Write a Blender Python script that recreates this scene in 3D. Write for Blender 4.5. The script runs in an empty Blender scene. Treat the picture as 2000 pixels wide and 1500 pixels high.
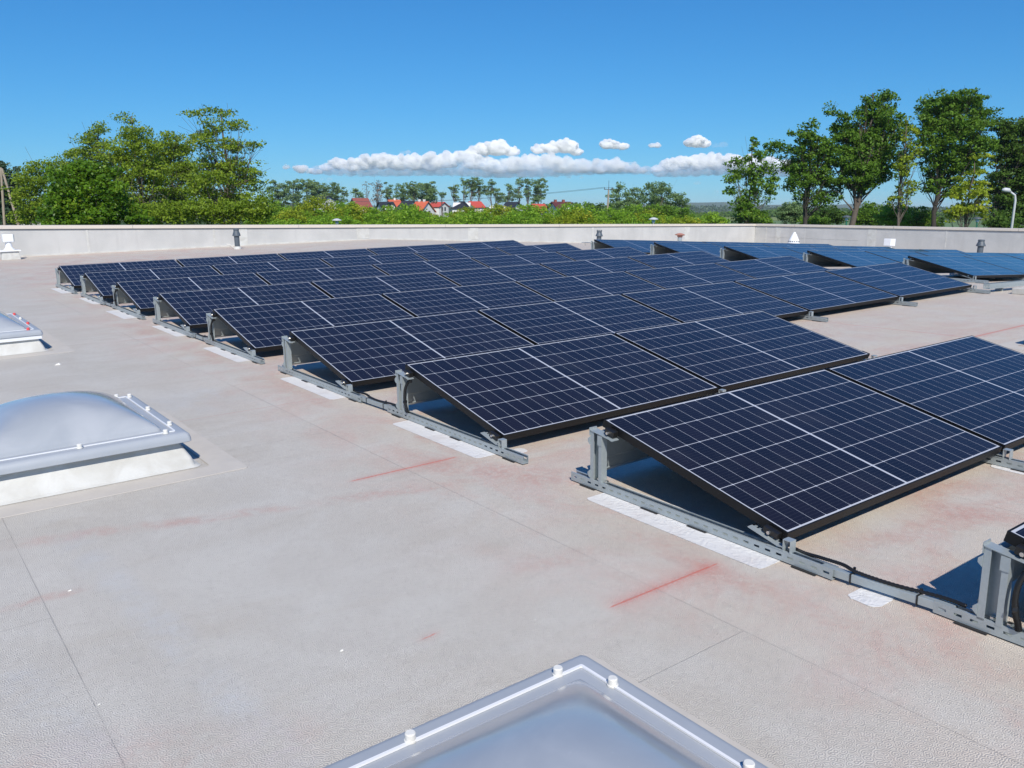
import bpy, math, random
import numpy as np
from mathutils import Matrix, Vector
rad = math.radians
S = bpy.context.scene
COL = S.collection

# ------------------------------------------------------------------ camera, world, sun
YAW, PITCH, F = 0.6461, math.atan(340 / 1678.8), 1.6788
CX, CY, CZ = -2.6624, -1.8087, 1.3805
cam = bpy.data.cameras.new('camera')
cam.sensor_width = 36
cam.lens = 36 * F / 2
cam.clip_start = 0.05
cam.clip_end = 40000
camo = bpy.data.objects.new('camera', cam)
COL.objects.link(camo)
camo.location = (CX, CY, CZ)
camo.rotation_euler = (math.pi / 2 - PITCH, 0, -YAW)
S.camera = camo

SUN_AZ, SUN_EL = rad(210), rad(43)
W = bpy.data.worlds.new('World')
S.world = W
W.use_nodes = True
wn, wl = W.node_tree.nodes, W.node_tree.links
bg = wn['Background']
sky = wn.new('ShaderNodeTexSky')
sky.sky_type = 'NISHITA'
sky.sun_disc = False
sky.sun_elevation = SUN_EL
sky.sun_rotation = SUN_AZ
sky.altitude = 300
sky.air_density = 1.0
sky.dust_density = 0.0
sky.ozone_density = 1.0
# the air of that day: deeper, more saturated blue than the standard model
WS = 0.12
sep = wn.new('ShaderNodeSeparateColor'); wl.new(sky.outputs[0], sep.inputs[0])
com = wn.new('ShaderNodeCombineColor')
for i, (k, gm) in enumerate(((.20, 1.30), (.51, .86), (.87, .74))):
    m1 = wn.new('ShaderNodeMath'); m1.operation = 'MULTIPLY'; m1.inputs[1].default_value = .115; wl.new(sep.outputs[i], m1.inputs[0])
    m2 = wn.new('ShaderNodeMath'); m2.operation = 'POWER'; m2.inputs[1].default_value = gm; wl.new(m1.outputs[0], m2.inputs[0])
    m3 = wn.new('ShaderNodeMath'); m3.operation = 'MULTIPLY'; m3.inputs[1].default_value = k / WS; wl.new(m2.outputs[0], m3.inputs[0])
    m4 = wn.new('ShaderNodeMath'); m4.operation = 'ADD'; m4.inputs[1].default_value = (.010, 0, 0)[i] / WS; wl.new(m3.outputs[0], m4.inputs[0]); wl.new(m4.outputs[0], com.inputs[i])
wl.new(com.outputs[0], bg.inputs[0])
bg.inputs[1].default_value = WS

sun = bpy.data.lights.new('sun', 'SUN')
sun.energy = 4.8
sun.angle = rad(0.53)
sun.color = (1.0, 0.945, 0.865)
suno = bpy.data.objects.new('sun', sun)
COL.objects.link(suno)
sd = Vector((math.sin(SUN_AZ) * math.cos(SUN_EL), math.cos(SUN_AZ) * math.cos(SUN_EL), math.sin(SUN_EL)))
suno.rotation_euler = sd.to_track_quat('Z', 'Y').to_euler()
suno.location = (-10, -30, 40)

S.view_settings.view_transform = 'Standard'
S.view_settings.look = 'None'
S.view_settings.exposure = 0.0
S.view_settings.gamma = 1.0
S.view_settings.use_curve_mapping = False
S.render.engine = 'CYCLES'
S.cycles.use_denoising = True
S.cycles.max_bounces = 26
S.cycles.diffuse_bounces = 4
S.cycles.glossy_bounces = 4
S.cycles.transparent_max_bounces = 16
S.cycles.volume_bounces = 24

# ------------------------------------------------------------------ frames of reference
# the roof deck slopes gently; everything on it is built in the deck's own axes
MR = Matrix(((0.99971, -0.00306, -0.02392), (0.00285, 0.99996, -0.00878), (0.02395, 0.00871, 0.99968))).to_4x4()
CAMP = Vector((CX, CY, CZ))
MROOF = Matrix.Translation(CAMP) @ MR @ Matrix.Translation(-CAMP)
RIDGE, FALL = 9.95, 0.059
def zr(x): return 0.0 if x < RIDGE else -FALL * (x - RIDGE)
def RT(x, y, z=None, rz=0.0, fall=True):
    zz = zr(x) + (z or 0.0)
    m = MROOF @ Matrix.Translation((x, y, zz))
    if fall and x > RIDGE: m = m @ Matrix.Rotation(math.atan(FALL), 4, 'Y')
    return m @ Matrix.Rotation(rz, 4, 'Z')
GZ = CZ - 5.0                      # true ground level
fwd = Vector((math.sin(YAW), math.cos(YAW), 0))
rgt = Vector((math.cos(YAW), -math.sin(YAW), 0))
def far(px, py, D):
    """point seen at photo pixel (px,py) whose level distance along the view is D"""
    a = (py - 410) / 1678.8
    return Vector((CX, CY, CZ)) + fwd * D + rgt * (D * (px - 1000) / 1678.8 * 0.98) + Vector((0, 0, -a * D * 0.985))
def farx(px, D): 
    p = far(px, 410, D); return p.x, p.y
PXM = lambda D: D / 1678.8        # metres per photo pixel at distance D

# ------------------------------------------------------------------ helpers
def link(o): COL.objects.link(o); return o
def tag(o, label=None, cat=None, group=None, kind=None):
    if label: o['label'] = label
    if cat: o['category'] = cat
    if group: o['group'] = group
    if kind: o['kind'] = kind
    return o
def empty(name, m, label, cat, group=None):
    o = bpy.data.objects.new(name, None); link(o)
    o.empty_display_size = 0.1
    o.matrix_world = m
    return tag(o, label, cat, group)
class MB:
    def __init__(s): s.v = []; s.f = []; s.mi = []
    def add(s, vs, fs, mi=0):
        n = len(s.v); s.v += [tuple(v) for v in vs]; s.f += [tuple(i + n for i in f) for f in fs]; s.mi += [mi] * len(fs); return s
    def box(s, x0, x1, y0, y1, z0, z1, mi=0):
        return s.add([(x0,y0,z0),(x1,y0,z0),(x1,y1,z0),(x0,y1,z0),(x0,y0,z1),(x1,y0,z1),(x1,y1,z1),(x0,y1,z1)],
                     [(3,2,1,0),(4,5,6,7),(0,1,5,4),(1,2,6,5),(2,3,7,6),(3,0,4,7)], mi)
    def slab(s, prof, x0, x1, mi=0):
        """closed profile of (y,z) extruded along x"""
        n = len(prof)
        vs = [(x0, y, z) for y, z in prof] + [(x1, y, z) for y, z in prof]
        fs = [(i, (i+1) % n, n+(i+1) % n, n+i) for i in range(n)] + [tuple(range(n))[::-1], tuple(range(n, 2*n))]
        return s.add(vs, fs, mi)
    def sheet(s, line, t, x0, x1, mi=0):
        """open polyline (y,z) thickened by t, extruded along x"""
        off = []
        for i, p in enumerate(line):
            a = line[max(i-1, 0)]; b = line[min(i+1, len(line)-1)]
            d = Vector((b[0]-a[0], b[1]-a[1])).normalized()
            off.append((p[0] - d.y * t, p[1] + d.x * t))
        return s.slab(list(line) + off[::-1], x0, x1, mi)
    def tube(s, pts, rs, k=8, mi=0, cap=True):
        pts = [Vector(p) for p in pts]
        if not hasattr(rs, '__len__'): rs = [rs] * len(pts)
        n0 = len(s.v); up = Vector((0, 0, 1)); vs = []; last = None
        for i, p in enumerate(pts):
            d = (pts[min(i+1, len(pts)-1)] - pts[max(i-1, 0)]).normalized()
            if last is None:
                a = d.cross(up)
                if a.length < .1: a = d.cross(Vector((1, 0, 0)))
            else:
                a = last - d * last.dot(d)
            a.normalize(); last = a
            b = d.cross(a)
            for j in range(k):
                t = 2 * math.pi * j / k
                vs.append(p + (a * math.cos(t) + b * math.sin(t)) * rs[i])
        fs = []
        for i in range(len(pts) - 1):
            for j in range(k):
                fs.append((i*k+j, i*k+(j+1) % k, (i+1)*k+(j+1) % k, (i+1)*k+j))
        if cap: fs += [tuple(range(k))[::-1], tuple((len(pts)-1)*k + j for j in range(k))]
        return s.add(vs, fs, mi)
    def lathe(s, prof, cx=0, cy=0, k=24, mi=0):
        vs = []; fs = []
        for r, z in prof:
            for j in range(k):
                t = 2*math.pi*j/k; vs.append((cx + r*math.cos(t), cy + r*math.sin(t), z))
        for i in range(len(prof)-1):
            for j in range(k): fs.append((i*k+j, i*k+(j+1) % k, (i+1)*k+(j+1) % k, (i+1)*k+j))
        fs += [tuple(range(k))[::-1], tuple((len(prof)-1)*k + j for j in range(k))]
        return s.add(vs, fs, mi)
    def me(s, name, mats, smooth=False):
        m = bpy.data.meshes.new(name); m.from_pydata(s.v, [], s.f); m.update()
        for x in (mats if isinstance(mats, (list, tuple)) else [mats]): m.materials.append(x)
        if any(s.mi): m.polygons.foreach_set('material_index', s.mi)
        if smooth: m.shade_smooth()
        return m
    def obj(s, name, mats, parent=None, smooth=False, bevel=0, m=None, auto=False):
        me = s.me(name, mats, smooth)
        o = bpy.data.objects.new(name, me); link(o)
        if parent: o.parent = parent
        if m is not None: o.matrix_world = m
        if bevel:
            b = o.modifiers.new('bevel', 'BEVEL'); b.width = bevel; b.segments = 2; b.limit_method = 'ANGLE'; b.angle_limit = rad(35)
        if auto:
            me.set_sharp_from_angle(angle=rad(35))
        return o
def copy_tree(root, m, label=None, cat=None, group=None):
    r = root.copy(); COL.objects.link(r); r.matrix_world = m
    if label: r['label'] = label
    if group: r['group'] = group
    for ch in [o for o in root.children]:
        c = ch.copy(); COL.objects.link(c); c.parent = r
        for g in ch.children:
            d = g.copy(); COL.objects.link(d); d.parent = c
    return r

# ------------------------------------------------------------------ materials
class NG:
    def __init__(s, name):
        s.mat = bpy.data.materials.new(name); s.mat.use_nodes = True
        s.t = s.mat.node_tree; s.n = s.t.nodes; s.l = s.t.links
        s.p = s.n['Principled BSDF']; s.out = s.n['Material Output']
    def set(s, sock, v):
        if hasattr(v, 'is_linked') or isinstance(v, bpy.types.NodeSocket): s.l.new(v, sock)
        else: sock.default_value = v
    def m(s, op, a, b=None, c=None, clamp=False):
        x = s.n.new('ShaderNodeMath'); x.operation = op; x.use_clamp = clamp
        s.set(x.inputs[0], a)
        if b is not None: s.set(x.inputs[1], b)
        if c is not None: s.set(x.inputs[2], c)
        return x.outputs[0]
    def ss(s, v, lo, hi, a=0.0, b=1.0):
        x = s.n.new('ShaderNodeMapRange'); x.interpolation_type = 'SMOOTHSTEP'
        s.set(x.inputs[0], v); x.inputs[1].default_value = lo; x.inputs[2].default_value = hi
        x.inputs[3].default_value = a; x.inputs[4].default_value = b
        return x.outputs[0]
    def mix(s, f, a, b, bt='MIX'):
        x = s.n.new('ShaderNodeMix'); x.data_type = 'RGBA'; x.blend_type = bt
        s.set(x.inputs[0], f)
        s.set(x.inputs[6], (*a, 1) if isinstance(a, tuple) else a)
        s.set(x.inputs[7], (*b, 1) if isinstance(b, tuple) else b)
        return x.outputs[2]
    def noise(s, vec, scale, detail=3, rough=.55, dist=0, out=0):
        x = s.n.new('ShaderNodeTexNoise'); s.l.new(vec, x.inputs['Vector'])
        x.inputs['Scale'].default_value = scale; x.inputs['Detail'].default_value = detail
        x.inputs['Roughness'].default_value = rough; x.inputs['Distortion'].default_value = dist
        return x.outputs[out]
    def coord(s, which='Object'): return s.n.new('ShaderNodeTexCoord').outputs[which]
    def xyz(s, v):
        x = s.n.new('ShaderNodeSeparateXYZ'); s.l.new(v, x.inputs[0]); return x.outputs
    def vec(s, x, y, z=0.0):
        c = s.n.new('ShaderNodeCombineXYZ'); s.set(c.inputs[0], x); s.set(c.inputs[1], y); s.set(c.inputs[2], z); return c.outputs[0]
    def bump(s, h, strength, dist=.01, nrm=None):
        b = s.n.new('ShaderNodeBump'); b.inputs['Strength'].default_value = strength; b.inputs['Distance'].default_value = dist
        s.l.new(h, b.inputs['Height'])
        if nrm: s.l.new(nrm, b.inputs['Normal'])
        return b.outputs[0]
    def P(s, **k):
        names = dict(col='Base Color', rough='Roughness', metal='Metallic', spec='Specular IOR Level', nrm='Normal', coat='Coat Weight',
                     coatr='Coat Roughness', trans='Transmission Weight', ior='IOR', alpha='Alpha', sss='Subsurface Weight')
        for a, v in k.items():
            if isinstance(v, tuple) and a == 'col': v = (*v, 1)
            s.set(s.p.inputs[names[a]], v)
        return s
def plain(name, col, rough=.6, metal=0.0, spec=.5, nz=0.0, scale=8, bump=0.0):
    g = NG(name); g.P(rough=rough, metal=metal, spec=spec)
    if nz or bump:
        v = g.coord(); n = g.noise(v, scale, 5)
        g.P(col=g.mix(n, tuple(c*(1-nz) for c in col), tuple(min(1, c*(1+nz)) for c in col)))
        if bump: g.P(nrm=g.bump(n, bump, .01))
    else: g.P(col=col)
    return g.mat

PL, PW, PT = 1.755, 1.044, 0.035

def mat_cells():
    g = NG('solar_cells'); x, y, z = g.xyz(g.coord())
    A = lambda v: g.m('ABSOLUTE', v)
    ax = A(g.m('SUBTRACT', x, PL/2))
    bx, by = .0145, .0145
    cg = .0065; ch = (PL/2 - bx - cg) / 10
    u = g.m('DIVIDE', g.m('SUBTRACT', ax, cg), ch)
    rh = (PW - 2*by) / 6
    v = g.m('DIVIDE', g.m('SUBTRACT', y, by), rh)
    du = g.m('MULTIPLY', A(g.m('SUBTRACT', u, g.m('ROUND', u))), ch)
    dv = g.m('MULTIPLY', A(g.m('SUBTRACT', v, g.m('ROUND', v))), rh)
    line_u = g.m('LESS_THAN', du, .0008)
    line_v = g.m('LESS_THAN', dv, .0017)
    dia = g.m('LESS_THAN', g.m('ADD', du, dv), .0065)
    bord = g.m('MAXIMUM', g.m('LESS_THAN', ax, cg), g.m('GREATER_THAN', ax, PL/2 - bx))
    bord2 = g.m('MAXIMUM', g.m('LESS_THAN', y, by), g.m('GREATER_THAN', y, PW - by))
    white = g.m('MAXIMUM', g.m('MAXIMUM', line_u, line_v), g.m('MAXIMUM', dia, g.m('MAXIMUM', bord, bord2)))
    bb = g.m('MULTIPLY', g.m('FRACT', g.m('MULTIPLY', v, 9.0)), 1.0)
    bus = g.m('LESS_THAN', A(g.m('SUBTRACT', bb, .5)), .045)
    w = g.n.new('ShaderNodeTexWhiteNoise'); w.noise_dimensions = '3D'
    oi = g.n.new('ShaderNodeObjectInfo')
    g.l.new(g.vec(g.m('FLOOR', u), g.m('FLOOR', v), oi.outputs['Random']), w.inputs['Vector'])
    cell = g.mix(w.outputs[0], (.0080, .0055, .0070), (.0120, .0080, .0105))
    cell = g.mix(g.m('MULTIPLY', bus, .10), cell, (.20, .21, .24))
    sp = g.noise(g.coord(), 260, 2, .6)
    dust = g.ss(sp, .70, .80)
    blotch = g.noise(g.coord(), 2.2, 4, .6)
    cell = g.mix(g.m('MULTIPLY', g.ss(blotch, .45, .8), .025), cell, (.45, .42, .38))
    cell = g.mix(g.m('MULTIPLY', dust, .16), cell, (.35, .34, .33))
    col = g.mix(white, cell, (.48, .50, .54))
    g.P(col=col, rough=g.ss(blotch, .3, .8, .055, .11), spec=.42)
    return g.mat

def mat_galv():
    g = NG('galvanised_steel'); v = g.coord()
    vo = g.n.new('ShaderNodeTexVoronoi'); g.l.new(v, vo.inputs['Vector']); vo.inputs['Scale'].default_value = 90
    n = g.noise(v, 14, 4)
    c = g.mix(g.m('MULTIPLY', vo.outputs['Color'], .35), (.37, .42, .43), (.52, .565, .575))
    c = g.mix(g.m('MULTIPLY', n, .4), c, (.30, .35, .37))
    g.P(col=c, metal=.35, rough=.38)
    return g.mat

def mat_membrane(name='roof_membrane'):
    g = NG(name); v = g.coord(); x, y, z = g.xyz(v)
    # embossed scallop texture of the sheet
    wob = g.noise(v, 9, 2, .5, 0, 1)
    vv = g.n.new('ShaderNodeVectorMath'); vv.operation = 'MULTIPLY_ADD'
    g.l.new(wob, vv.inputs[0]); vv.inputs[1].default_value = (.02, .02, 0); g.l.new(v, vv.inputs[2])
    vo = g.n.new('ShaderNodeTexVoronoi'); g.l.new(vv.outputs[0], vo.inputs['Vector']); vo.inputs['Scale'].default_value = 44
    vo.voronoi_dimensions = '2D'
    ring = g.m('SINE', g.m('MULTIPLY', vo.outputs['Distance'], 24.0))
    rag = g.noise(v, 170, 3, .65)
    emb = g.m('ADD', g.m('MULTIPLY', ring, .5), g.m('MULTIPLY', rag, 1.6))
    fine = g.noise(v, 420, 2, .6)
    big = g.noise(v, .55, 5, .6); mid = g.noise(v, 2.6, 5, .62, .6)
    # streaks run along the sheet where water dries
    sv = g.vec(g.m('MULTIPLY', x, .55), g.m('MULTIPLY', y, 2.4))
    streak = g.noise(sv, 1.6, 5, .6, .8)
    base = g.mix(g.ss(big, .35, .65), (.560, .520, .445), (.590, .555, .490))
    base = g.mix(g.m('MULTIPLY', g.ss(g.m('ADD', x, g.m('MULTIPLY', big, 1.6)), -.6, 1.1), .8), base, (.675, .580, .465))
    base = g.mix(g.m('MULTIPLY', g.ss(mid, .38, .66), .5), base, (.665, .640, .575))
    base = g.mix(g.m('MULTIPLY', g.ss(streak, .52, .75), .45), base, (.515, .455, .370))
    base = g.mix(g.m('MULTIPLY', g.ss(g.noise(sv, .9, 4, .6, .5), .55, .72), .35), base, (.70, .68, .63))
    # sheet laps: long seams every 1.73 m across x
    per = 1.735
    sx = g.m('DIVIDE', g.m('ADD', x, .575), per)
    fr = g.m('FRACT', g.m('ADD', sx, 100.0))
    dsx = g.m('MULTIPLY', g.m('MINIMUM', fr, g.m('SUBTRACT', 1.0, fr)), per)
    wig = g.m('MULTIPLY', g.m('SUBTRACT', g.noise(v, .8, 2), .5), .012)
    dsx = g.m('ABSOLUTE', g.m('ADD', dsx, wig))
    onarr = 1.0
    seam = g.ss(dsx, .0008, .0028, 1, 0)
    # weld band next to each lap is smooth, without embossing
    weld = g.m('MULTIPLY', g.ss(fr, .0, .004), g.ss(fr, .045, .056, 1, 0))
    # cross laps
    def cross(yy, x0, x1):
        w_ = g.m('MULTIPLY', g.m('SUBTRACT', g.noise(v, 2.0, 1), .5), .01)
        d = g.m('ABSOLUTE', g.m('ADD', g.m('SUBTRACT', y, yy), w_))
        a = g.ss(d, .001, .0032, 1, 0)
        return g.m('MULTIPLY', a, g.m('MULTIPLY', g.m('GREATER_THAN', x, x0), g.m('LESS_THAN', x, x1)))
    for c in ((-.25, -2.31, -.575), (2.78, -1.45, -.575), (2.12, -4.0, -2.31), (1.25, -4.0, -2.31), (5.35, -2.31, -.575),
              (8.1, -2.31, -.575), (6.9, -4, -2.31), (3.08, 4.63, 6.37), (5.2, 4.63, 8), (10.6, -2.31, -.575), (13.9, -.575, 1.16), (17.5, -.57, 4.6), (15.2, -2.31, -.575)):
        seam = g.m('MAXIMUM', seam, cross(*c))
    # red rust-like dust: smears near the rails and long wiped tracks
    rd = (.60, .37, .30)
    trf = g.noise(v, 28, 4, .75)
    sm = g.noise(v, 1.5, 6, .68, 1.2)
    near = g.m('MULTIPLY', g.ss(x, -1.3, .1), g.ss(x, 3.5, 7.5, 1, .35))
    base = g.mix(g.m('MULTIPLY', g.m('MULTIPLY', g.m('MULTIPLY', g.ss(sm, .40, .70), near), g.ss(trf, .3, .65, .45, 1.1)), .85), base, rd)
    tr = g.noise(v, 3.2, 6, .72, .8)
    def track(ax, ay, bx_, by_, wdt, amt):
        L = math.hypot(bx_-ax, by_-ay); ux, uy = (bx_-ax)/L, (by_-ay)/L
        px, py = g.m('SUBTRACT', x, ax), g.m('SUBTRACT', y, ay)
        t = g.m('ADD', g.m('MULTIPLY', px, ux), g.m('MULTIPLY', py, uy))
        d = g.m('ABSOLUTE', g.m('ADD', g.m('ADD', g.m('MULTIPLY', px, -uy), g.m('MULTIPLY', py, ux)), g.m('MULTIPLY', g.m('SUBTRACT', mid, .5), .12)))
        lim = g.m('MULTIPLY', g.ss(t, -.08, .10), g.ss(t, L-.1, L+.08, 1, 0))
        return g.m('MULTIPLY', g.m('MULTIPLY', g.ss(d, wdt*.2, wdt, 1, 0), lim), g.m('MULTIPLY', g.m('MULTIPLY', g.ss(tr, .35, .62), g.ss(trf, .30, .60, .25, 1.15)), amt))
    smear = track(-2.35, 2.05, -.1, 1.40, .085, .50)
    for a in ((-.45, 1.9, .0, 1.15, .22, .5), (-.3, .55, -.28, -.7, .10, .5), (-.25, 1.9, -.15, 2.9, .07, .42), (-.28, 3.3, -.24, 4.6, .10, .35), (-.3, 5.1, -.3, 6.4, .16, .4),
              (-.4, 6.7, -.3, 8.2, .2, .4), (-2.45, 1.42, -2.2, 1.42, .05, .8), (-1.9, .05, -2.6, .5, .2, .25), (-.9, .60, -.35, .45, .10, .25), (.25, -.1, 1.1, -.25, .12, .35), (-.1, -1.1, .4, -.9, .25, .45)):
        smear = g.m('MAXIMUM', smear, track(*a))
    base = g.mix(smear, base, (.56, .28, .22))
    # grey whitish foot-worn strips
    fwv = g.m('MAXIMUM', track(-2.12, 2.0, -1.95, -.4, .10, .42), g.m('MAXIMUM', track(-2.5, 1.0, -2.35, .3, .12, .35), track(-1.2, 3.9, -.7, 4.4, .5, .35)))
    base = g.mix(fwv, base, (.58, .60, .61))
    # sprayed setting-out lines
    def spray(ax, ay, bx_, by_, core, halo, amt, grow=False):
        L = math.hypot(bx_-ax, by_-ay); ux, uy = (bx_-ax)/L, (by_-ay)/L
        px, py = g.m('SUBTRACT', x, ax), g.m('SUBTRACT', y, ay)
        t = g.m('ADD', g.m('MULTIPLY', px, ux), g.m('MULTIPLY', py, uy))
        d = g.m('ABSOLUTE', g.m('ADD', g.m('MULTIPLY', px, -uy), g.m('MULTIPLY', py, ux)))
        lim = g.m('MULTIPLY', g.ss(t, -.012, .02), g.ss(t, L-.01, L+.012, 1, 0))
        n1 = g.noise(v, 190, 4, .75)
        c1 = g.m('MULTIPLY', g.ss(g.m('ADD', d, g.m('MULTIPLY', g.m('SUBTRACT', n1, .5), core*2.2)), core*.45, core, 1, 0), g.m('MULTIPLY', lim, amt))
        l2 = g.m('MULTIPLY', g.ss(t, -.05, .08), g.ss(t, L-.06, L+.05, 1, 0))
        h1 = g.m('MULTIPLY', g.m('POWER', 2.718, g.m('DIVIDE', g.m('MULTIPLY', d, -1.0), max(halo, .001))), g.m('MULTIPLY', l2, g.m('MULTIPLY', g.ss(n1, .38, .62), 1.0 if halo > .004 else .0)))
        return g.m('MAXIMUM', c1, h1)
    sp = spray(-.80, .131, -.245, .133, .0042, .036, .95)
    for a in ((-.883, 1.876, -.27, 1.874, .0046, .018, .95), (-1.6, 3.60, -.27, 3.60, .0030, .003, .55), (-.95, 5.36, -.35, 5.36, .004, .003, .5),
              (5.50, 1.88, 7.6, 1.885, .010, .02, .75), (5.30, 3.145, 5.42, 1.95, .006, .008, .6), (-1.41, .345, -1.355, .352, .0035, .012, .7), (-.7, 7.1, -.3, 7.12, .006, .004, .4)):
        sp = g.m('MAXIMUM', sp, spray(*a))
    base = g.mix(sp, base, (.66, .085, .045))
    # embossing darkens in its grooves through dirt
    base = g.mix(g.m('MULTIPLY', g.ss(emb, 1.00, .40), .56), base, (.30, .275, .25))
    base = g.mix(g.m('MULTIPLY', seam, .38), base, (.23, .21, .19))
    base = g.mix(g.m('MULTIPLY', g.ss(g.noise(v, 24, 4, .7), .50, .66), .20), base, (.36, .33, .29))
    base = g.mix(g.m('MULTIPLY', g.ss(g.noise(v, 70, 2, .6), .56, .70), .22), base, (.72, .69, .64))
    speck = g.noise(v, 55, 2, .5)
    base = g.mix(g.m('MULTIPLY', g.ss(speck, .76, .80), .6), base, (.20, .18, .16))
    h = g.m('MULTIPLY', emb, g.m('SUBTRACT', 1.0, g.m('MULTIPLY', weld, .25)))
    h = g.m('ADD', h, g.m('MULTIPLY', g.m('GREATER_THAN', fr, .5), 0))
    n1 = g.bump(h, .55, .0022)
    n2 = g.bump(g.m('SUBTRACT', g.noise(v, 1.1, 3, .5), g.m('MULTIPLY', seam, .12)), .35, .03, n1)
    g.P(col=base, rough=.62, spec=.35, nrm=n2)
    return g.mat

M = {}
M['cells'] = mat_cells()
M['galv'] = mat_galv()
M['roof'] = mat_membrane()
M['black_al'] = plain('black_anodised_frame', (.007, .007, .0075), .5, .0, .3)
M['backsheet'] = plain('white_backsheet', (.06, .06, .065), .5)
M['black'] = plain('black_plastic', (.012, .012, .012), .38)
M['rubber'] = plain('black_rubber', (.02, .02, .02), .8)
M['zinc'] = plain('bright_zinc_bolt', (.75, .74, .70), .28, 1.0)
M['white'] = plain('white_plastic_cap', (.72, .71, .66), .4, nz=.15, scale=60)
M['redcap'] = plain('red_plastic_cap', (.72, .10, .10), .4)
M['strip'] = plain('white_sealing_strip', (.78, .79, .80), .35)
M['wpaint'] = plain('white_vent_paint', (.82, .83, .84), .45)
M['grey'] = plain('dark_grey_pvc', (.085, .105, .125), .5, nz=.15, scale=12)
M['terra'] = plain('terracotta_cap', (.42, .20, .15), .8, nz=.2)
M['apron'] = plain('membrane_apron', (.53, .49, .43), .65, nz=.10, scale=9, bump=.3)
M['block'] = plain('concrete_paver', (.52, .50, .45), .9, nz=.2, scale=20)

def mat_patch():
    g = NG('white_membrane_patch'); v = g.coord()
    n = g.noise(v, 22, 5, .6, 1.5); n2 = g.noise(v, 6, 4)
    g.P(col=g.mix(g.m('MULTIPLY', g.ss(n2, .45, .70), .40), (.72, .71, .69), (.60, .54, .50)), rough=.5, nrm=g.bump(n, .8, .010)); return g.mat
M['patch'] = mat_patch()
def mat_curb():
    g = NG('light_membrane_upstand'); v = g.coord(); n = g.noise(v, 5, 5, .6, .5); n2 = g.noise(v, 150, 3)
    c = g.mix(g.ss(n, .35, .7), (.60, .60, .57), (.50, .49, .45))
    g.P(col=c, rough=.65, nrm=g.bump(g.m('ADD', g.m('MULTIPLY', n2, .25), n), .3, .01)); return g.mat
M['curb'] = mat_curb()
def mat_dome():
    g = NG('opal_acrylic_dome'); v = g.coord(); n = g.noise(v, 3.2, 4, .5, .7); d = g.noise(v, 120, 3, .7)
    c = g.mix(g.ss(n, .35, .7), (.345, .37, .395), (.42, .44, .46))
    c = g.mix(g.m('MULTIPLY', g.ss(d, .70, .76), .5), c, (.60, .60, .56))
    c = g.mix(g.m('MULTIPLY', g.ss(g.noise(v, 9, 6, .7, 2), .66, .74), .30), c, (.55, .60, .60))
    g.P(col=c, rough=g.ss(n, .3, .7, .10, .19), spec=.5, coat=.45, coatr=.22); return g.mat
M['dome'] = mat_dome()
def mat_flange():
    g = NG('translucent_flange'); v = g.coord(); n = g.noise(v, 8, 4, .6)
    g.P(col=g.mix(n, (.32, .35, .385), (.40, .425, .455)), rough=.42, spec=.35, nrm=g.bump(n, .1, .01)); return g.mat
M['flange'] = mat_flange()
def mat_wall():
    g = NG('parapet_membrane'); v = g.coord(); x, y, z = g.xyz(v)
    n = g.noise(v, 1.1, 5, .6, .4); s = g.noise(g.vec(g.m('MULTIPLY', x, 3.0), g.m('MULTIPLY', y, 3.0), g.m('MULTIPLY', z, .45)), 1.4, 5, .6)
    c = g.mix(g.ss(n, .3, .7), (.47, .47, .455), (.55, .545, .525))
    c = g.mix(g.m('MULTIPLY', g.ss(s, .50, .68), .55), c, (.46, .455, .44))
    g.P(col=c, rough=.6, nrm=g.bump(g.noise(v, .9, 3), .4, .05)); return g.mat
M['wall'] = mat_wall()
M['coping'] = plain('beige_coping', (.66, .595, .515), .5, nz=.06, scale=2)
M['plinth'] = plain('outer_render', (.55, .50, .43), .8, nz=.06, scale=2)

# ------------------------------------------------------------------ roof deck
def build_roof():
    g = MB()
    xs = list(np.linspace(-9, RIDGE, 20)) + list(np.linspace(RIDGE + 1.5, 28.6, 12))
    ys = list(np.linspace(-9, 21.95, 16))
    vs = [(x, y, zr(x)) for y in ys for x in xs]; n = len(xs)
    fs = [(j*n+i, j*n+i+1, (j+1)*n+i+1, (j+1)*n+i) for j in range(len(ys)-1) for i in range(n-1)]
    g.add(vs, fs)
    o = g.obj('roof_deck', M['roof'], smooth=True, m=MROOF)
    tag(o, kind='structure')
    # the sheet's thickness and the storey below
    b = MB(); b.box(-9.0, RIDGE, -9, 21.95, -3.6, -.02)
    b.slab([(-9, -3.6), (21.95, -3.6), (21.95, -.02), (-9, -.02)], RIDGE, RIDGE + .001)
    vs = [(RIDGE+.002, -9, -3.6), (28.6, -9, -3.6), (28.6, 21.95, -3.6), (RIDGE+.002, 21.95, -3.6), (RIDGE+.002, -9, -.02), (28.6, -9, zr(28.6)-.02), (28.6, 21.95, zr(28.6)-.02), (RIDGE+.002, 21.95, -.02)]
    b2 = MB(); b2.box(-9.0, RIDGE, -9, 21.95, -3.6, -.02); b2.add(vs, [(3,2,1,0),(4,5,6,7),(0,1,5,4),(1,2,6,5),(2,3,7,6),(3,0,4,7)])
    o = b2.obj('storey_wall', M['plinth'], m=MROOF); tag(o, kind='structure')
build_roof()

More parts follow.
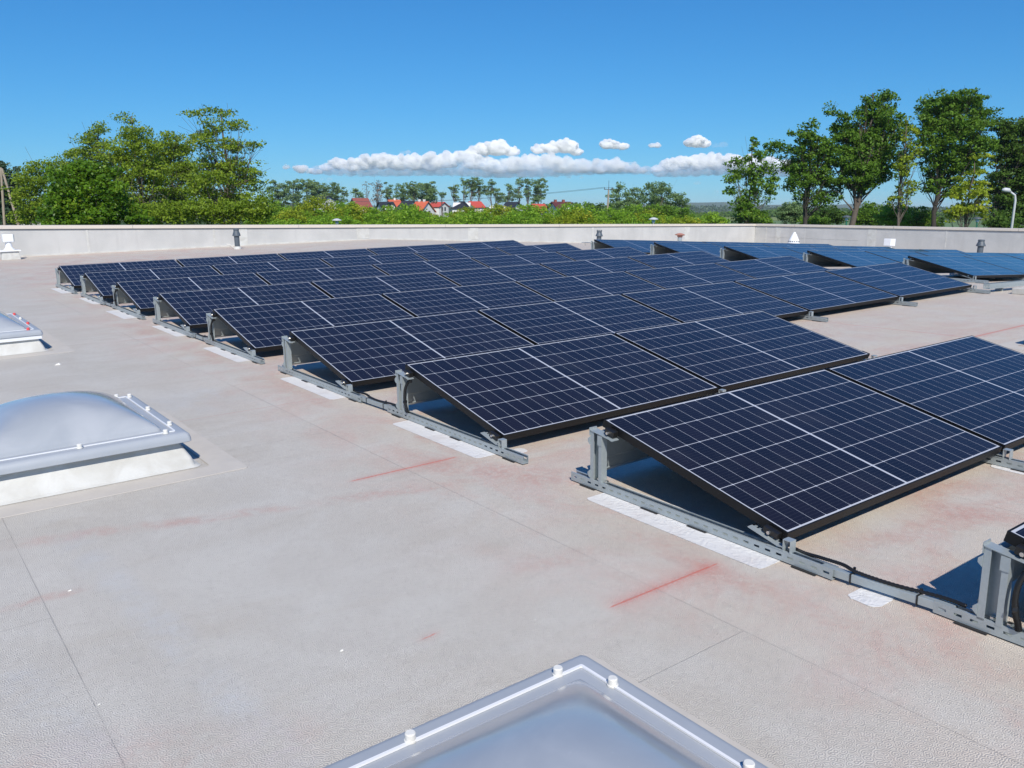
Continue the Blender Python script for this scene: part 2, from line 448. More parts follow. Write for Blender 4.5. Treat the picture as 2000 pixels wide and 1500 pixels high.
# parapets
WY, WX = 21.9, 28.5
def topz1(x): return 0.740 + (x - .4) / (28.5 - .4) * (-.165 - .740)
def parapets():
    r = empty('parapet_wall', MROOF @ Matrix.Translation((0, WY, 0)), 'long pale parapet wall with beige coping across the back of the roof', 'wall', 'parapet walls')
    # inner face + outer leaf, top follows the level line
    def seg(name, mat, x0, x1, y0, y1, zb, zt, par):
        g = MB(); n = 24
        xs = np.linspace(x0, x1, n)
        for i in range(n-1):
            a, b = xs[i], xs[i+1]
            v = [(a, y0, zb(a)), (b, y0, zb(b)), (b, y1, zb(b)), (a, y1, zb(a)), (a, y0, zt(a)), (b, y0, zt(b)), (b, y1, zt(b)), (a, y1, zt(a))]
            f = [(0,1,5,4), (2,3,7,6), (4,5,6,7), (3,2,1,0)]
            if i == 0: f.append((3,0,4,7))
            if i == n-2: f.append((1,2,6,5))
            g.add(v, f)
        return g.obj(name, mat, par)
    seg('wall_face', M['wall'], -9, WX - .003, 0, .25, lambda x: zr(x) - 3.4, lambda x: topz1(x) - .085, r)
    cp = seg('coping', M['coping'], -9, WX + .28, -.035, .30, lambda x: topz1(x) - .082, lambda x: topz1(x), r)
    seg('drip_edge', M['grey'], -9, WX - .04, -.028, -.004, lambda x: topz1(x) - .094, lambda x: topz1(x) - .0825, r)
    seg('base_fillet', M['curb'], -9, WX - .05, -.05, -.002, lambda x: zr(x) - .01, lambda x: zr(x) + .035, r)
    # vertical laps in the membrane
    for x0, w_ in ((5.15, .05), (5.75, .34), (9.45, .42), (13.5, .40), (19.0, .06), (24.0, .3), (2.0, .05), (-2.5, .3)):
        g = MB(); g.box(x0, x0 + w_, -.006, -.001, zr(x0) + .03, topz1(x0) - .10)
        g.obj('lap_strip', M['curb'], r, bevel=.002)
    for x0 in (3.1, 7.6, 12.6, 17.4, 22.1):
        g = MB(); g.box(x0, x0 + .006, -.038, -.0355, topz1(x0) - .080, topz1(x0) - .002); g.obj('coping_joint', M['grey'], r)
    # second wall
    r2 = empty('parapet_wall', MROOF @ Matrix.Translation((WX, 0, 0)), 'grey shaded parapet wall running from the far corner to the right edge', 'wall', 'parapet walls')
    t2 = lambda y: -.165 + (WY - y) * .0066
    def seg2(name, mat, x0, x1, y0, y1, zb, zt, par):
        g = MB()
        ys = np.linspace(y0, y1, 12)
        for i in range(11):
            a, b = ys[i], ys[i+1]
            v = [(x0, a, zb(a)), (x1, a, zb(a)), (x1, b, zb(b)), (x0, b, zb(b)), (x0, a, zt(a)), (x1, a, zt(a)), (x1, b, zt(b)), (x0, b, zt(b))]
            f = [(3,0,4,7), (1,2,6,5), (4,5,6,7), (3,2,1,0)]
            if i == 0: f.append((0,1,5,4))
            if i == 10: f.append((2,3,7,6))
            g.add(v, f)
        return g.obj(name, mat, par)
    zb = zr(WX)
    seg2('wall_face', M['wall'], 0, .25, -9, WY - .003, lambda y: zb - 2.3, lambda y: t2(y) - .085, r2)
    seg2('coping', M['coping'], -.035, .28, -9, WY - .036, lambda y: t2(y) - .082, lambda y: t2(y), r2)
    seg2('drip_edge', M['grey'], -.028, -.004, -9, WY - .04, lambda y: t2(y) - .094, lambda y: t2(y) - .0825, r2)
    seg2('base_fillet', M['curb'], -.05, -.002, -9, WY - .06, lambda y: zb - .01, lambda y: zb + .035, r2)
    for y0, w_ in ((21.3, .06), (20.6, .25), (19.4, .03), (16.3, .35), (13.6, .05), (10.7, .08), (7.6, .3)):
        g = MB(); g.box(-.006, -.001, y0, y0 + w_, zb + .03, t2(y0) - .10); g.obj('lap_strip', M['curb'], r2, bevel=.002)
    g = MB(); g.box(-.007, -.001, 17.0, 21.2, zb + .40, zb + .415); g.obj('lap_strip', M['curb'], r2)
    for y0 in (19.9, 15.6, 11.2, 7.9):
        g = MB(); g.box(-.038, -.0355, y0, y0 + .006, t2(y0) - .080, t2(y0) - .002); g.obj('coping_joint', M['grey'], r2)
parapets()

# ------------------------------------------------------------------ solar panels
def panel_proto():
    r = empty('solar_panel', Matrix.Identity(4), 'x', 'solar panel')
    g = MB(); lip = .0065
    for b in ((0, PL, 0, lip), (0, PL, PW-lip, PW)): g.box(b[0], b[1], b[2], b[3], -PT, .0015)
    for b in ((0, lip), (PL-lip, PL)): g.box(b[0], b[1], lip, PW-lip, -PT, .0015)
    for b in ((lip, .03, lip, PW-lip), (PL-.03, PL-lip, lip, PW-lip)): g.box(*b, -PT, -PT+.002)
    g.box(.03, PL-.03, lip, .03, -PT, -PT+.002); g.box(.03, PL-.03, PW-.03, PW-lip, -PT, -PT+.002)
    g.obj('frame', M['black_al'], r)
    g = MB(); g.box(lip, PL-lip, lip, PW-lip, -.006, 0); g.obj('cell_face', [M['cells']], r)
    g = MB(); g.box(lip+.001, PL-lip-.001, lip+.001, PW-lip-.001, -.0075, -.0062); bs = g.obj('back_sheet', M['backsheet'], r)
    g = MB()
    g.box(PL*.5-.045, PL*.5+.045, PW*.5-.03, PW*.5+.03, -.024, -.0078)
    g.obj('junction_box', M['black'], bs)
    return r
TILT, HL = 0.2279, 0.1
X_OFF = {0: .045, 1: 0, 2: -.0339, 3: -.0525, 4: -.0659, 5: -.077, 6: -.1144, 7: -.1356, 8: -.157}
Y_OFF = {0: -.015, 1: 0, 2: .012, 3: .0119, 4: .0252, 5: .0233, 6: -.0073, 7: -.0034, 8: -.0211}
PITCHY, GAP = 1.745, .0346
N_PAN = {0: 1, 1: 2, 2: 2, 3: 5, 4: 5, 5: 5, 6: 5, 7: 5, 8: 5}
ROWN = {0: 'the row cut off by the right edge', 1: 'the nearest full row', 2: 'the second row', 3: 'the third row', 4: 'the fourth row', 5: 'the fifth row',
        6: 'the sixth row', 7: 'the seventh row', 8: 'the farthest row'}
ORD = ['leftmost', 'second from left', 'third from left', 'fourth from left', 'rightmost']
def row_y(r): return (r - 1) * PITCHY + Y_OFF[r]
def row_m(r, x=0.0): return MROOF @ Matrix.Translation((X_OFF[r] + x, row_y(r), 0))
A2O = (10.232, 4.123); A2GAP, A2PIT = .0252, 1.78
A2BASE = MROOF @ Matrix.Translation((A2O[0], A2O[1], -FALL * (A2O[0]-RIDGE))) @ Matrix.Rotation(math.atan(FALL), 4, 'Y')
def a2_m(r, x=0.0): return A2BASE @ Matrix.Translation((x, r * A2PIT, 0))
A2ROW = {-1: 'row just before the far array front', 0: 'front row of the bright blue far array', 1: 'second row of the bright blue far array', 2: 'third row of the bright blue far array',
         3: 'fourth row of the bright blue far array', 4: 'back row of the bright blue far array'}
A2N = {0: 3, 1: 5, 2: 5, 3: 5, 4: 5}
PTILT = Matrix.Translation((0, 0, HL)) @ Matrix.Rotation(TILT, 4, 'X')
def panels():
    proto = panel_proto(); first = True
    rnd = random.Random(4)
    for r, n in N_PAN.items():
        for k in range(n):
            if n == 1: pos = 'only visible corner of a solar panel in ' + ROWN[r]
            elif n == 2: pos = ('left' if k == 0 else 'right') + ' dark solar panel with white grid in ' + ROWN[r]
            else: pos = ORD[k] + ' dark solar panel with white grid in ' + ROWN[r]
            m = row_m(r, k * (PL + GAP)) @ PTILT @ Matrix.Rotation(rnd.uniform(-.0012, .0012), 4, 'Y')
            if first: proto.matrix_world = m; proto['label'] = pos; proto['group'] = 'solar panels of the near array'; first = False
            else: copy_tree(proto, m, pos, None, 'solar panels of the near array')
    for r, n in A2N.items():
        for k in range(n):
            pos = ORD[k] if n == 5 else ['leftmost', 'second', 'half cut off'][k]
            m = a2_m(r, k * (PL + A2GAP)) @ PTILT @ Matrix.Rotation(rnd.uniform(-.002, .002), 4, 'Y')
            copy_tree(proto, m, pos + ' sky-reflecting solar panel in ' + A2ROW[r], None, 'solar panels of the far array')
panels()

# ------------------------------------------------------------------ mounting rails
R0, R1 = -.223, 1.195
RX0, RX1 = -.046, -.008
def rail_mesh(y0=R0, y1=R1, xa=RX0, xb=RX1, zb=.006, zt=.047, first=3, solid_mid=True):
    g = MB(); t = .002
    g.box(xa, xb, y0, y1, zb, zb + t)
    per = .0505; n = int((y1 - y0) / per)
    for xo in (xa, xb - t):
        g.box(xo, xo + t, y0, y1, zb + t, zb + .0165); g.box(xo, xo + t, y0, y1, zb + .0255, zt)
        c = y0; 
        for i in range(n):
            s0 = y0 + (i + .5) * per - .0125; s1 = s0 + .025
            g.box(xo, xo + t, c, s0, zb + .0165, zb + .0255); c = s1
        g.box(xo, xo + t, c, y1, zb + .0165, zb + .0255)
    g.box(xa + t, xa + .008, y0, y1, zt - .002, zt); g.box(xb - .008, xb - t, y0, y1, zt - .002, zt)
    return g
def support_proto():
    r = empty('mounting_rail', Matrix.Identity(4), 'x', 'mounting rail')
    rail_mesh().obj('rail', M['galv'], r)
    for y in (-.16, .35, .62, 1.02):
        MB().box(-.058, .002, y, y + .10, .0005, .0058).obj('rubber_pad', M['rubber'], r)
    # back posts, folded sheet
    g = MB(); t = .003
    g.box(-.046, -.043, 1.036, 1.058, .04, .286); g.box(-.043, -.016, 1.055, 1.058, .04, .286); g.box(-.016, -.013, 1.004, 1.058, .04, .270)
    o = g.obj('post', M['galv'], r)
    g = MB(); g.box(-.047, -.044, 0.981, 1.001, .04, .262); g.box(-.044, -.012, 0.981, 0.984, .04, .262); g.box(-.044, -.034, 0.998, 1.001, .04, .262)
    g.obj('post', M['galv'], r)
    for z in (.072, .235):
        g = MB()
        g.add([(-.050, 1.0585, z-.018), (-.050, 1.072, z-.006), (-.050, 1.072, z+.008), (-.050, 1.0585, z+.020), (-.020, 1.0585, z-.018), (-.020, 1.072, z-.006), (-.020, 1.072, z+.008), (-.020, 1.0585, z+.020)],
              [(0,1,2,3), (7,6,5,4), (0,4,5,1), (1,5,6,2), (2,6,7,3), (3,7,4,0)])
        g.obj('side_lug', M['galv'], r)
    # top bracket: angle plate that carries the clamp
    g = MB()
    g.sheet([(0.912, .262), (0.932, .268), (1.062, .2857)], .003, -.050, -.004)
    g.box(-.0505, -.0475, 0.978, 1.006, .225, .272)
    g.box(-.050, -.004, 1.059, 1.062, .262, .298)
    o = g.obj('top_bracket', M['galv'], r)
    g = MB(); g.sheet([(0.922, .2725), (0.979, .2835)], .030, -.034, -.0015); g.obj('clamp', M['black'], r, bevel=.003)
    g = MB(); g.tube([(-.044, 0.952, .292), (-.034, 0.952, .292)], .0075, 6); g.obj('bolt', M['zinc'], r)
    g = MB(); g.tube([(-.026, 1.018, .047), (-.026, 1.018, .057)], .010, 6); g.obj('bolt', M['zinc'], r)
    g = MB(); g.tube([(-.026, 0.967, .047), (-.026, 0.967, .056)], .011, 6); g.obj('bolt', M['zinc'], r)
    # front bracket
    g = MB(); xa, xb = -.048, -.014
    g.box(xa, xb, -.046, -.043, .046, .094); g.box(xa, xb, -.0435, -.012, .0912, .0942); g.box(xa, xb, -.0150, -.012, .052, .0912)
    g.box(xa, xb, -.0150, .060, .047, .050)
    g.sheet([(-.012, .060), (.012, .058), (.150, .0915)], .003, xa, xb - .006)
    for i in range(6):
        y = .03 + i * .02; z = .0635 + (y - .03) * .243 + .002
        g.box(xb - .0058, xb + .004, y, y + .011, z, z + .003)
    g.obj('front_bracket', M['galv'], r)
    g = MB(); g.sheet([(.028, .072), (.095, .0875)], .026, -.030, -.0015); g.obj('clamp', M['black'], r, bevel=.003)
    g = MB(); g.tube([(-.040, .062, .093), (-.030, .062, .093)], .0075, 6); g.obj('bolt', M['zinc'], r)
    g = MB(); g.tube([(-.026, .022, .047), (-.026, .022, .058)], .010, 6); g.obj('bolt', M['zinc'], r)
    return r
def conduit(pts, rr=.0105, n=90, amp=.0016, corr=True):
    P = [Vector(p) for p in pts]
    out = []; rs = []
    for i in range(n):
        t = i / (n - 1) * (len(P) - 1); k = min(int(t), len(P) - 2); u = t - k
        p0, p1, p2, p3 = P[max(k-1, 0)], P[k], P[k+1], P[min(k+2, len(P)-1)]
        q = .5 * ((2*p1) + (p2-p0)*u + (2*p0-5*p1+4*p2-p3)*u*u + (3*p1-p0-3*p2+p3)*u**3)
        out.append(q); rs.append(rr + (amp if i % 2 else -amp) * corr)
    return out, rs
def supports():
    sp = support_proto(); first = True
    for r in range(0, 9):
        if r == 0: js = [0]
        elif r <= 2: js = [0, 1, 2]
        elif r == 3: js = [0, 1, 2, 3, 4, 5]
        else: js = [0, 5]
        for j in js:
            m = row_m(r, j * (PL + GAP) + (0.0 if j else 0))
            if j and j == N_PAN[r]: m = row_m(r, j * (PL + GAP) + .018)
            where = 'left end' if j == 0 else ('right end' if j == N_PAN[r] else ['', 'first', 'second', 'third', 'fourth'][j] + ' joint')
            lab = 'perforated rail with posts under the ' + where + ' of ' + ROWN[r].replace('the row', 'row').replace('joint ', 'joint ')
            if first: sp.matrix_world = m; sp['label'] = lab; sp['group'] = 'mounting rails of the near array'; first = False
            else: copy_tree(sp, m, lab, None, 'mounting rails of the near array')
    for r in range(0, 5):
        for j in ([0, 1, 2] if r == 0 else [0]):
            lab = 'perforated rail with posts under ' + (['the left end', 'the first joint', 'the second joint'][j]) + ' of the ' + A2ROW[r].replace('bright blue ', '')
            copy_tree(sp, a2_m(r, j * (PL + A2GAP)), lab, None, 'mounting rails of the far array')
supports()
def deflectors():
    line = [(1.020, .272), (1.034, .282), (1.060, .135), (1.068, .128), (1.070, .118), (1.082, .075), (1.080, .068), (1.095, .052)]
    def one(m, L, label, group):
        r = empty('wind_deflector', m, label, 'wind deflector', group)
        g = MB(); g.sheet(line, .0015, .006, L); x = .12
        while x < L - .2:
            g.sheet([(1.0735, .104), (1.078, .088)], .004, x, x + .065); x += .16
        g.obj('deflector_sheet', M['galv'], r)
        return r
    for r, n in N_PAN.items():
        one(row_m(r), n * (PL + GAP) - GAP - .006, 'folded galvanised sheet closing the raised back of ' + ROWN[r], 'wind deflectors of the near array')
    for r, n in A2N.items():
        one(a2_m(r), n * (PL + A2GAP) - A2GAP - .006, 'folded sheet closing the raised back of the ' + A2ROW[r].replace('bright blue ', ''), 'wind deflectors of the far array')
deflectors()

# connecting bars, cables, conduits
for r in (1, 3, 5, 7):
    a, b = ROWN[r-1].replace('the row', 'row'), ROWN[r]
    t = empty('connecting_bar', row_m(r), 'galvanised bar linking %s and %s' % (b, a), 'connecting bar', 'bars linking rail ends')
    dx = X_OFF[r-1] - X_OFF[r]; y1 = row_y(r-1) - row_y(r) + R1 - .06
    g = MB()
    def cx(y): return dx * (-.17 - y) / (-.17 - y1)
    for (ya, yb) in ((-.17, y1),):
        v = []
        for y in (ya, yb):
            c = cx(y)
            v += [(-.040+c, y, .0145), (-.014+c, y, .0145), (-.014+c, y, .0445), (-.040+c, y, .0445)]
        g.add(v, [(0,1,5,4), (1,2,6,5), (2,3,7,6), (3,0,4,7), (0,3,2,1), (4,5,6,7)])
    g.obj('bar', M['galv'], t, bevel=.002)
    for yy in (-.285, y1 + .11):
        g = MB(); c = cx(yy); g.box(-.043+c, -.011+c, yy, yy+.005, .0115, .0475); g.box(-.022+c, -.015+c, yy-.002, yy+.006, .0475, .066)
        g.obj('cable_tie', M['black'], t)
    # cable from under the panel along the bar into the conduit of the next row
    cab = empty('power_cable', row_m(r), 'black cable between %s and %s' % (b, a), 'cable', 'cables between rows')
    g = MB(); pts, rs = conduit([(.02, .06, .058), (-.004, -.06, .050), (-.012, -.15, .058), (-.012, -.24, .062), (-.018, -.30, .056), (-.027+dx*.6, y1+.2, .051), (-.020+dx, y1+.05, .056), (-.020+dx, y1-.03, .056)], .0065, 140, .0010)
    g.tube(pts, rs, 8); g.obj('cable_sheath', M['black'], cab, smooth=True)
for r in (0, 2, 4, 6):
    cab = empty('cable_conduit', row_m(r), 'black conduit curving down the left post of ' + ROWN[r], 'conduit', 'conduits at the posts')
    g = MB(); pts, rs = conduit([(-.020, .915, .250), (-.035, .935, .240), (-.048, .948, .200), (-.053, .951, .150), (-.053, .945, .105), (-.050, .937, .075), (-.048, .933, .052)], .009, 110)
    g.tube(pts, rs, 10); g.obj('conduit_hose', M['black'], cab, smooth=True)
    g = MB(); g.tube([(-.056, .954, .118), (-.051, .942, .118)], .0135, 10); g.obj('cable_tie', M['black'], cab)

# loose long tray between the arrays
t = empty('cable_tray', MROOF @ Matrix.Translation((9.0, 3.42, 0)), 'long perforated cable tray leading right from the end of the third row', 'cable tray')
g = rail_mesh(0, 3.0, 0, .09, .05, .115); o = g.obj('tray', M['galv'], t); o.matrix_local = Matrix.Rotation(rad(-100), 4, 'Z')
g = MB(); g.box(.30, .33, -.11, -.02, .0, .05); g.box(1.3, 1.33, -.27, -.20, -.02, .05); g.obj('tray_foot', M['galv'], t)
for i, (x, y) in enumerate(((9.16, 3.02), (9.33, 3.00))):
    o = MB().box(-.08, .08, -.08, .08, 0, .075).obj('concrete_block', M['block'], m=MROOF @ Matrix.Translation((x, y, .001)), bevel=.006)
    tag(o, ('left' if i == 0 else 'right') + ' pale concrete block beside the cable tray at the right', 'block', 'concrete blocks')

# ------------------------------------------------------------------ membrane patches
def patch(x0, x1, y0, y1, label, z=.0015, rr=.03):
    g = MB(); pts = []
    rnd = random.Random(int(y0*100+7))
    for cx_, cy_, a0 in ((x1-rr, y1-rr, 0), (x0+rr, y1-rr, 90), (x0+rr, y0+rr, 180), (x1-rr, y0+rr, 270)):
        for k in range(6):
            a = rad(a0 + k*18); pts.append((cx_ + rr*math.cos(a) + rnd.uniform(-.003, .003), cy_ + rr*math.sin(a) + rnd.uniform(-.003, .003)))
    n = len(pts); vs = [(x, y, 0) for x, y in pts] + [(x, y, z) for x, y in pts]
    g.add(vs, [(i, (i+1) % n, n+(i+1) % n, n+i) for i in range(n)] + [tuple(range(n, 2*n))])
    o = g.obj('roof_patch', M['patch'], m=MROOF @ Matrix.Translation((0, 0, .0012)))
    tag(o, label, 'roof patch', 'white membrane patches along the rails')
for r in range(1, 9):
    w0 = {1: -.165, 2: -.165, 3: -.16, 4: -.16, 5: -.14, 6: -.19, 7: -.13, 8: -.17}[r]
    patch(X_OFF[r] + w0, X_OFF[r] + .085, row_y(r) + {1: -.005, 2: .015}.get(r, .0), row_y(r) + {1: .965, 2: .93}.get(r, .90), 'long white membrane patch under the rail at the left end of ' + ROWN[r])
patch(-.115, .015, -.435, -.318, 'small square white patch beside the bar at lower right')
patch(-.14, .10, -1.745 - .1, -1.745 + .80, 'rounded white patch cut off by the right edge')
patch(1.70, 1.90, -.15, .03, 'small white patch under the rail at the right of the nearest full row')
patch(-.02, .10, 1.745 - .04, 1.745 + .04, 'tiny white patch corner behind the front bracket of the second row')

# ------------------------------------------------------------------ skylights
def skylight(x1, y0, sx, sy, label, caps, zt=.185, band=False):
    t = empty('skylight', MROOF @ Matrix.Translation((x1 - sx/2, y0 + sy/2, 0)), label, 'skylight', 'domed roof skylights')
    hx, hy = sx/2, sy/2
    def ring(d, z, rr, k=5):
        out = []
        X, Y = hx - d, hy - d
        for sx_, sy_, a0 in ((1, 1, 0), (-1, 1, 90), (-1, -1, 180), (1, -1, 270)):
            for i in range(k+1):
                a = rad(a0 + 90*i/k); out.append((sx_*(X-rr) + rr*math.cos(a), sy_*(Y-rr) + rr*math.sin(a), z))
        return out
    def loft(g, rings, cap=False, base=False):
        n = len(rings[0]); vs = [p for r_ in rings for p in r_]
        fs = [(i*n+j, i*n+(j+1) % n, (i+1)*n+(j+1) % n, (i+1)*n+j) for i in range(len(rings)-1) for j in range(n)]
        if cap: fs.append(tuple((len(rings)-1)*n + j for j in range(n)))
        if base: fs.append(tuple(range(n))[::-1])
        g.add(vs, fs)
    g = MB(); loft(g, [ring(-.030, .0015, .04), ring(-.008, .010, .03), ring(.008, .05, .02), ring(.055, zt - .055, .015), ring(.055, zt - .03, .015)], cap=True); g.obj('curb', M['curb'], t, smooth=True, auto=True)
    g = MB(); q = [ring(-.21, .0008, .02), ring(-.209, .0030, .02), ring(-.06, .0035, .03)]; loft(g, q); g.obj('flashing', M['apron'], t)
    g = MB()
    loft(g, [ring(.004, zt-.050, .018), ring(.0, zt-.047, .019), ring(.001, zt-.030, .020), ring(.006, zt-.012, .020), ring(.018, zt-.002, .018), ring(.030, zt, .016), ring(.115, zt+.001, .012)], cap=True)
    loft(g, [ring(.0045, zt-.050, .022), ring(.012, zt-.048, .022)], cap=True)
    g.obj('rim_flange', M['flange'], t, smooth=True, auto=True)
    if band:
        g = MB(); loft(g, [ring(.012, zt-.085, .01), ring(.008, zt-.083, .01), ring(.008, zt-.052, .01), ring(.012, zt-.0505, .01)], cap=True, base=True); g.obj('rim_band', M['strip'], t, auto=True)
    # sealing strip
    g = MB(); loft(g, [ring(.062, zt+.0012, .006), ring(.062, zt+.006, .006), ring(.070, zt+.006, .005), ring(.070, zt+.0012, .005)]); g.obj('sealing_strip', M['strip'], t)
    # dome: soft square-based shell
    g = MB(); n = 44; H = .168; X, Y = hx - .105, hy - .105
    vs = []
    for j in range(n+1):
        for i in range(n+1):
            u, v = i/n*2-1, j/n*2-1
            u = math.copysign(abs(u)**.85, u); v = math.copysign(abs(v)**.85, v)
            fu, fv = (1-abs(u)**1.9), (1-abs(v)**1.9)
            vs.append((u*X, v*Y, zt + .0015 + H*(max(fu, 1e-6)**-2.4 + max(fv, 1e-6)**-2.4)**(-1/2.4)*1.335 if min(fu, fv) > 1e-5 else 0))
    g.add(vs, [(j*(n+1)+i, j*(n+1)+i+1, (j+1)*(n+1)+i+1, (j+1)*(n+1)+i) for j in range(n) for i in range(n)])
    g.obj('dome', M['dome'], t, smooth=True)
    c0 = Vector((x1 - sx/2, y0 + sy/2, 0))
    for (cx_, cy_, m_) in caps:
        g = MB(); g.lathe([(.0145, zt+.0012), (.0145, zt+.005), (.0125, zt+.006), (.0125, zt+.020), (.0105, zt+.0225)], cx_-c0.x, cy_-c0.y, 16)
        o = g.obj('bolt_cap', M[m_], t, smooth=True, auto=True)
        if m_ == 'redcap': o['label'] = 'red bolt cap'
    return t
skylight(-1.405, 2.62, 1.04, 1.13, 'large domed skylight at the left edge with white bolt caps',
         [(-1.455, y, 'white') for y in (2.83, 3.25, 3.66)] + [(x, 2.672, 'white') for x in (-1.52, -1.925, -2.33)] + [(-2.395, y, 'white') for y in (2.83, 3.25, 3.66)] + [(x, 3.70, 'white') for x in (-1.52, -1.925, -2.33)])
skylight(-1.262, -.252 - 1.13, 1.04, 1.13, 'skylight corner with pale flange in the foreground at the bottom edge',
         [(-1.325, y, 'white') for y in (-.43, -.84, -1.25)] + [(x, -.31, 'white') for x in (-1.40, -1.83, -2.2)] + [(-2.265, y, 'white') for y in (-.43, -.84, -1.25)])
skylight(-1.39, 7.0, 1.04, 1.5, 'small far skylight at the left edge with red bolt caps',
         [(-1.44, 7.48, 'redcap'), (-1.44, 7.92, 'white'), (-1.44, 8.32, 'redcap'), (-1.50, 7.055, 'redcap'), (-1.9, 7.055, 'white'), (-2.3, 7.055, 'white')], zt=.20, band=True)
skylight(6.36, .22, 1.04, 1.13, 'domed skylight at the right edge casting a dark shadow on the roof',
         [(x, 1.30, 'white') for x in (5.45, 5.84, 6.25)])

# ------------------------------------------------------------------ roof vents
def vent_pipe(x, y, h, rr, label, lean=0.0, crown=False):
    t = empty('vent_pipe', RT(x, y) @ Matrix.Rotation(lean, 4, 'Y'), label, 'vent pipe', 'dark vent pipes')
    g = MB(); g.lathe([(rr*1.5, 0), (rr*1.45, .03), (rr*1.05, .07)]); g.obj('collar', M['curb'], t, smooth=True, auto=True)
    g = MB(); g.lathe([(rr, .02), (rr, h*.68)]); g.obj('pipe', M['grey'], t, smooth=True, auto=True)
    g = MB(); g.lathe([(rr*1.02, h*.62), (rr*1.55, h*.64), (rr*1.5, h*.70), (rr*1.1, h*.84), (rr*1.0, h*.90), (rr*1.12, h*.91), (rr*1.12, h*.97), (rr*.9, h)]); o = g.obj('cowl', M['grey'], t, smooth=True, auto=True)
    if crown:
        g = MB()
        for k in range(6):
            a = k*math.pi/3; g.box(rr*math.cos(a)-.008, rr*math.cos(a)+.008, rr*math.sin(a)-.008, rr*math.sin(a)+.008, h*.99, h*1.06)
        g.obj('crown', M['grey'], o)
    return t
v1 = vent_pipe(5.27, 20.45, .53, .066, 'dark grey vent pipe on a white collar before the left parapet')
g = MB(); g.tube([(-.28, 0, .14), (-.2, 0, .13), (-.12, 0, .05), (-.08, 0, .03)], .012, 8); g.obj('bypass_pipe', M['white'], v1, smooth=True)
vent_pipe(16.31, 18.65, .47, .075, 'dark grey vent pipe standing at the left end of the far array', crown=True)
vent_pipe(27.4, 11.9, .60, .095, 'dark grey vent pipe with cowl near the right edge')
def white_vent(x, y, s, label, plinth=True):
    t = empty('box_vent', RT(x, y), label, 'roof vent', 'white box vents')
    z0 = 0
    if plinth:
        g = MB(); v = [(-.19, -.17, 0), (.19, -.17, 0), (.19, .17, 0), (-.19, .17, 0), (-.17, -.15, .19), (.17, -.15, .19), (.17, .15, .19), (-.17, .15, .19)]
        g.add(v, [(3,2,1,0),(4,5,6,7),(0,1,5,4),(1,2,6,5),(2,3,7,6),(3,0,4,7)]); g.obj('plinth', M['curb'], t, bevel=.008)
        g = MB(); g.box(-.21, .21, -.19, .19, .19, .215); g.obj('base_plate', M['wpaint'], t, bevel=.004)
        z0 = .215
    g = MB(); g.lathe([(.13*s, z0), (.085*s, z0+.05), (.07*s, z0+.08), (.066*s, z0+.20*s+.02)]); g.obj('neck', M['wpaint'], t, smooth=True, auto=True)
    z1 = z0 + .17*s + .02
    g = MB(); g.box(-.115*s, .115*s, -.10*s, .10*s, z1, z1 + .185*s); g.obj('head', M['wpaint'], t, bevel=.018)
    g = MB(); g.box(.117*s, .128*s, -.10*s, .10*s, z1 + .01, z1 + .175*s); g.obj('side_plate', M['galv'], t, bevel=.002)
white_vent(.165, 20.95, .95, 'white box vent on a square plinth at the left edge')
white_vent(27.0, 14.9, 1.4, 'white box vent behind the far array before the grey parapet', False)
t = empty('cone_vent', RT(27.3, 19.1), 'white conical roof vent with dark slots behind the far array', 'roof vent')
MB().lathe([(.16, 0), (.15, .18)]).obj('neck', M['wpaint'], t, smooth=True, auto=True)
MB().lathe([(.20, .17), (.245, .20), (.245, .22), (.22, .23), (.21, .30), (.10, .52), (.07, .56), (.06, .60), (.02, .64)]).obj('cone', M['wpaint'], t, smooth=True, auto=True)
g = MB()
for k in range(18):
    a = 2*math.pi*k/18; c, s_ = math.cos(a), math.sin(a); r_ = .222
    g.add([(r_*c - .022*s_, r_*s_ + .022*c, .24), (r_*c + .022*s_, r_*s_ - .022*c, .24), (r_*c*.985 + .022*s_, r_*s_*.985 - .022*c, .29), (r_*c*.985 - .022*s_, r_*s_*.985 + .022*c, .29)], [(0, 1, 2, 3)])
g.obj('slots', M['grey'], t)
t = empty('chimney_pot', RT(22.6, 20.9), 'small galvanised flue with a terracotta cap before the back parapet', 'flue')
MB().lathe([(.085, 0), (.08, .32)]).obj('flue', M['galv'], t, smooth=True, auto=True)
MB().lathe([(.10, .30), (.10, .36), (.17, .37), (.20, .395), (.10, .44), (.03, .455)]).obj('cap', M['terra'], t, smooth=True, auto=True)
t = empty('antenna', row_m(0) @ Matrix.Translation((0, 0, 0)), 'thin bracket arm sticking out by the leftmost post of the far array', 'bracket arm')
t.matrix_world = a2_m(4, -.02)
MB().tube([(-.30, 1.06, .26), (-.02, 1.06, .26)], .008, 6).tube([(-.21, 1.06, .26), (-.19, 1.06, .20)], .01, 6).obj('arm', M['zinc'], t)
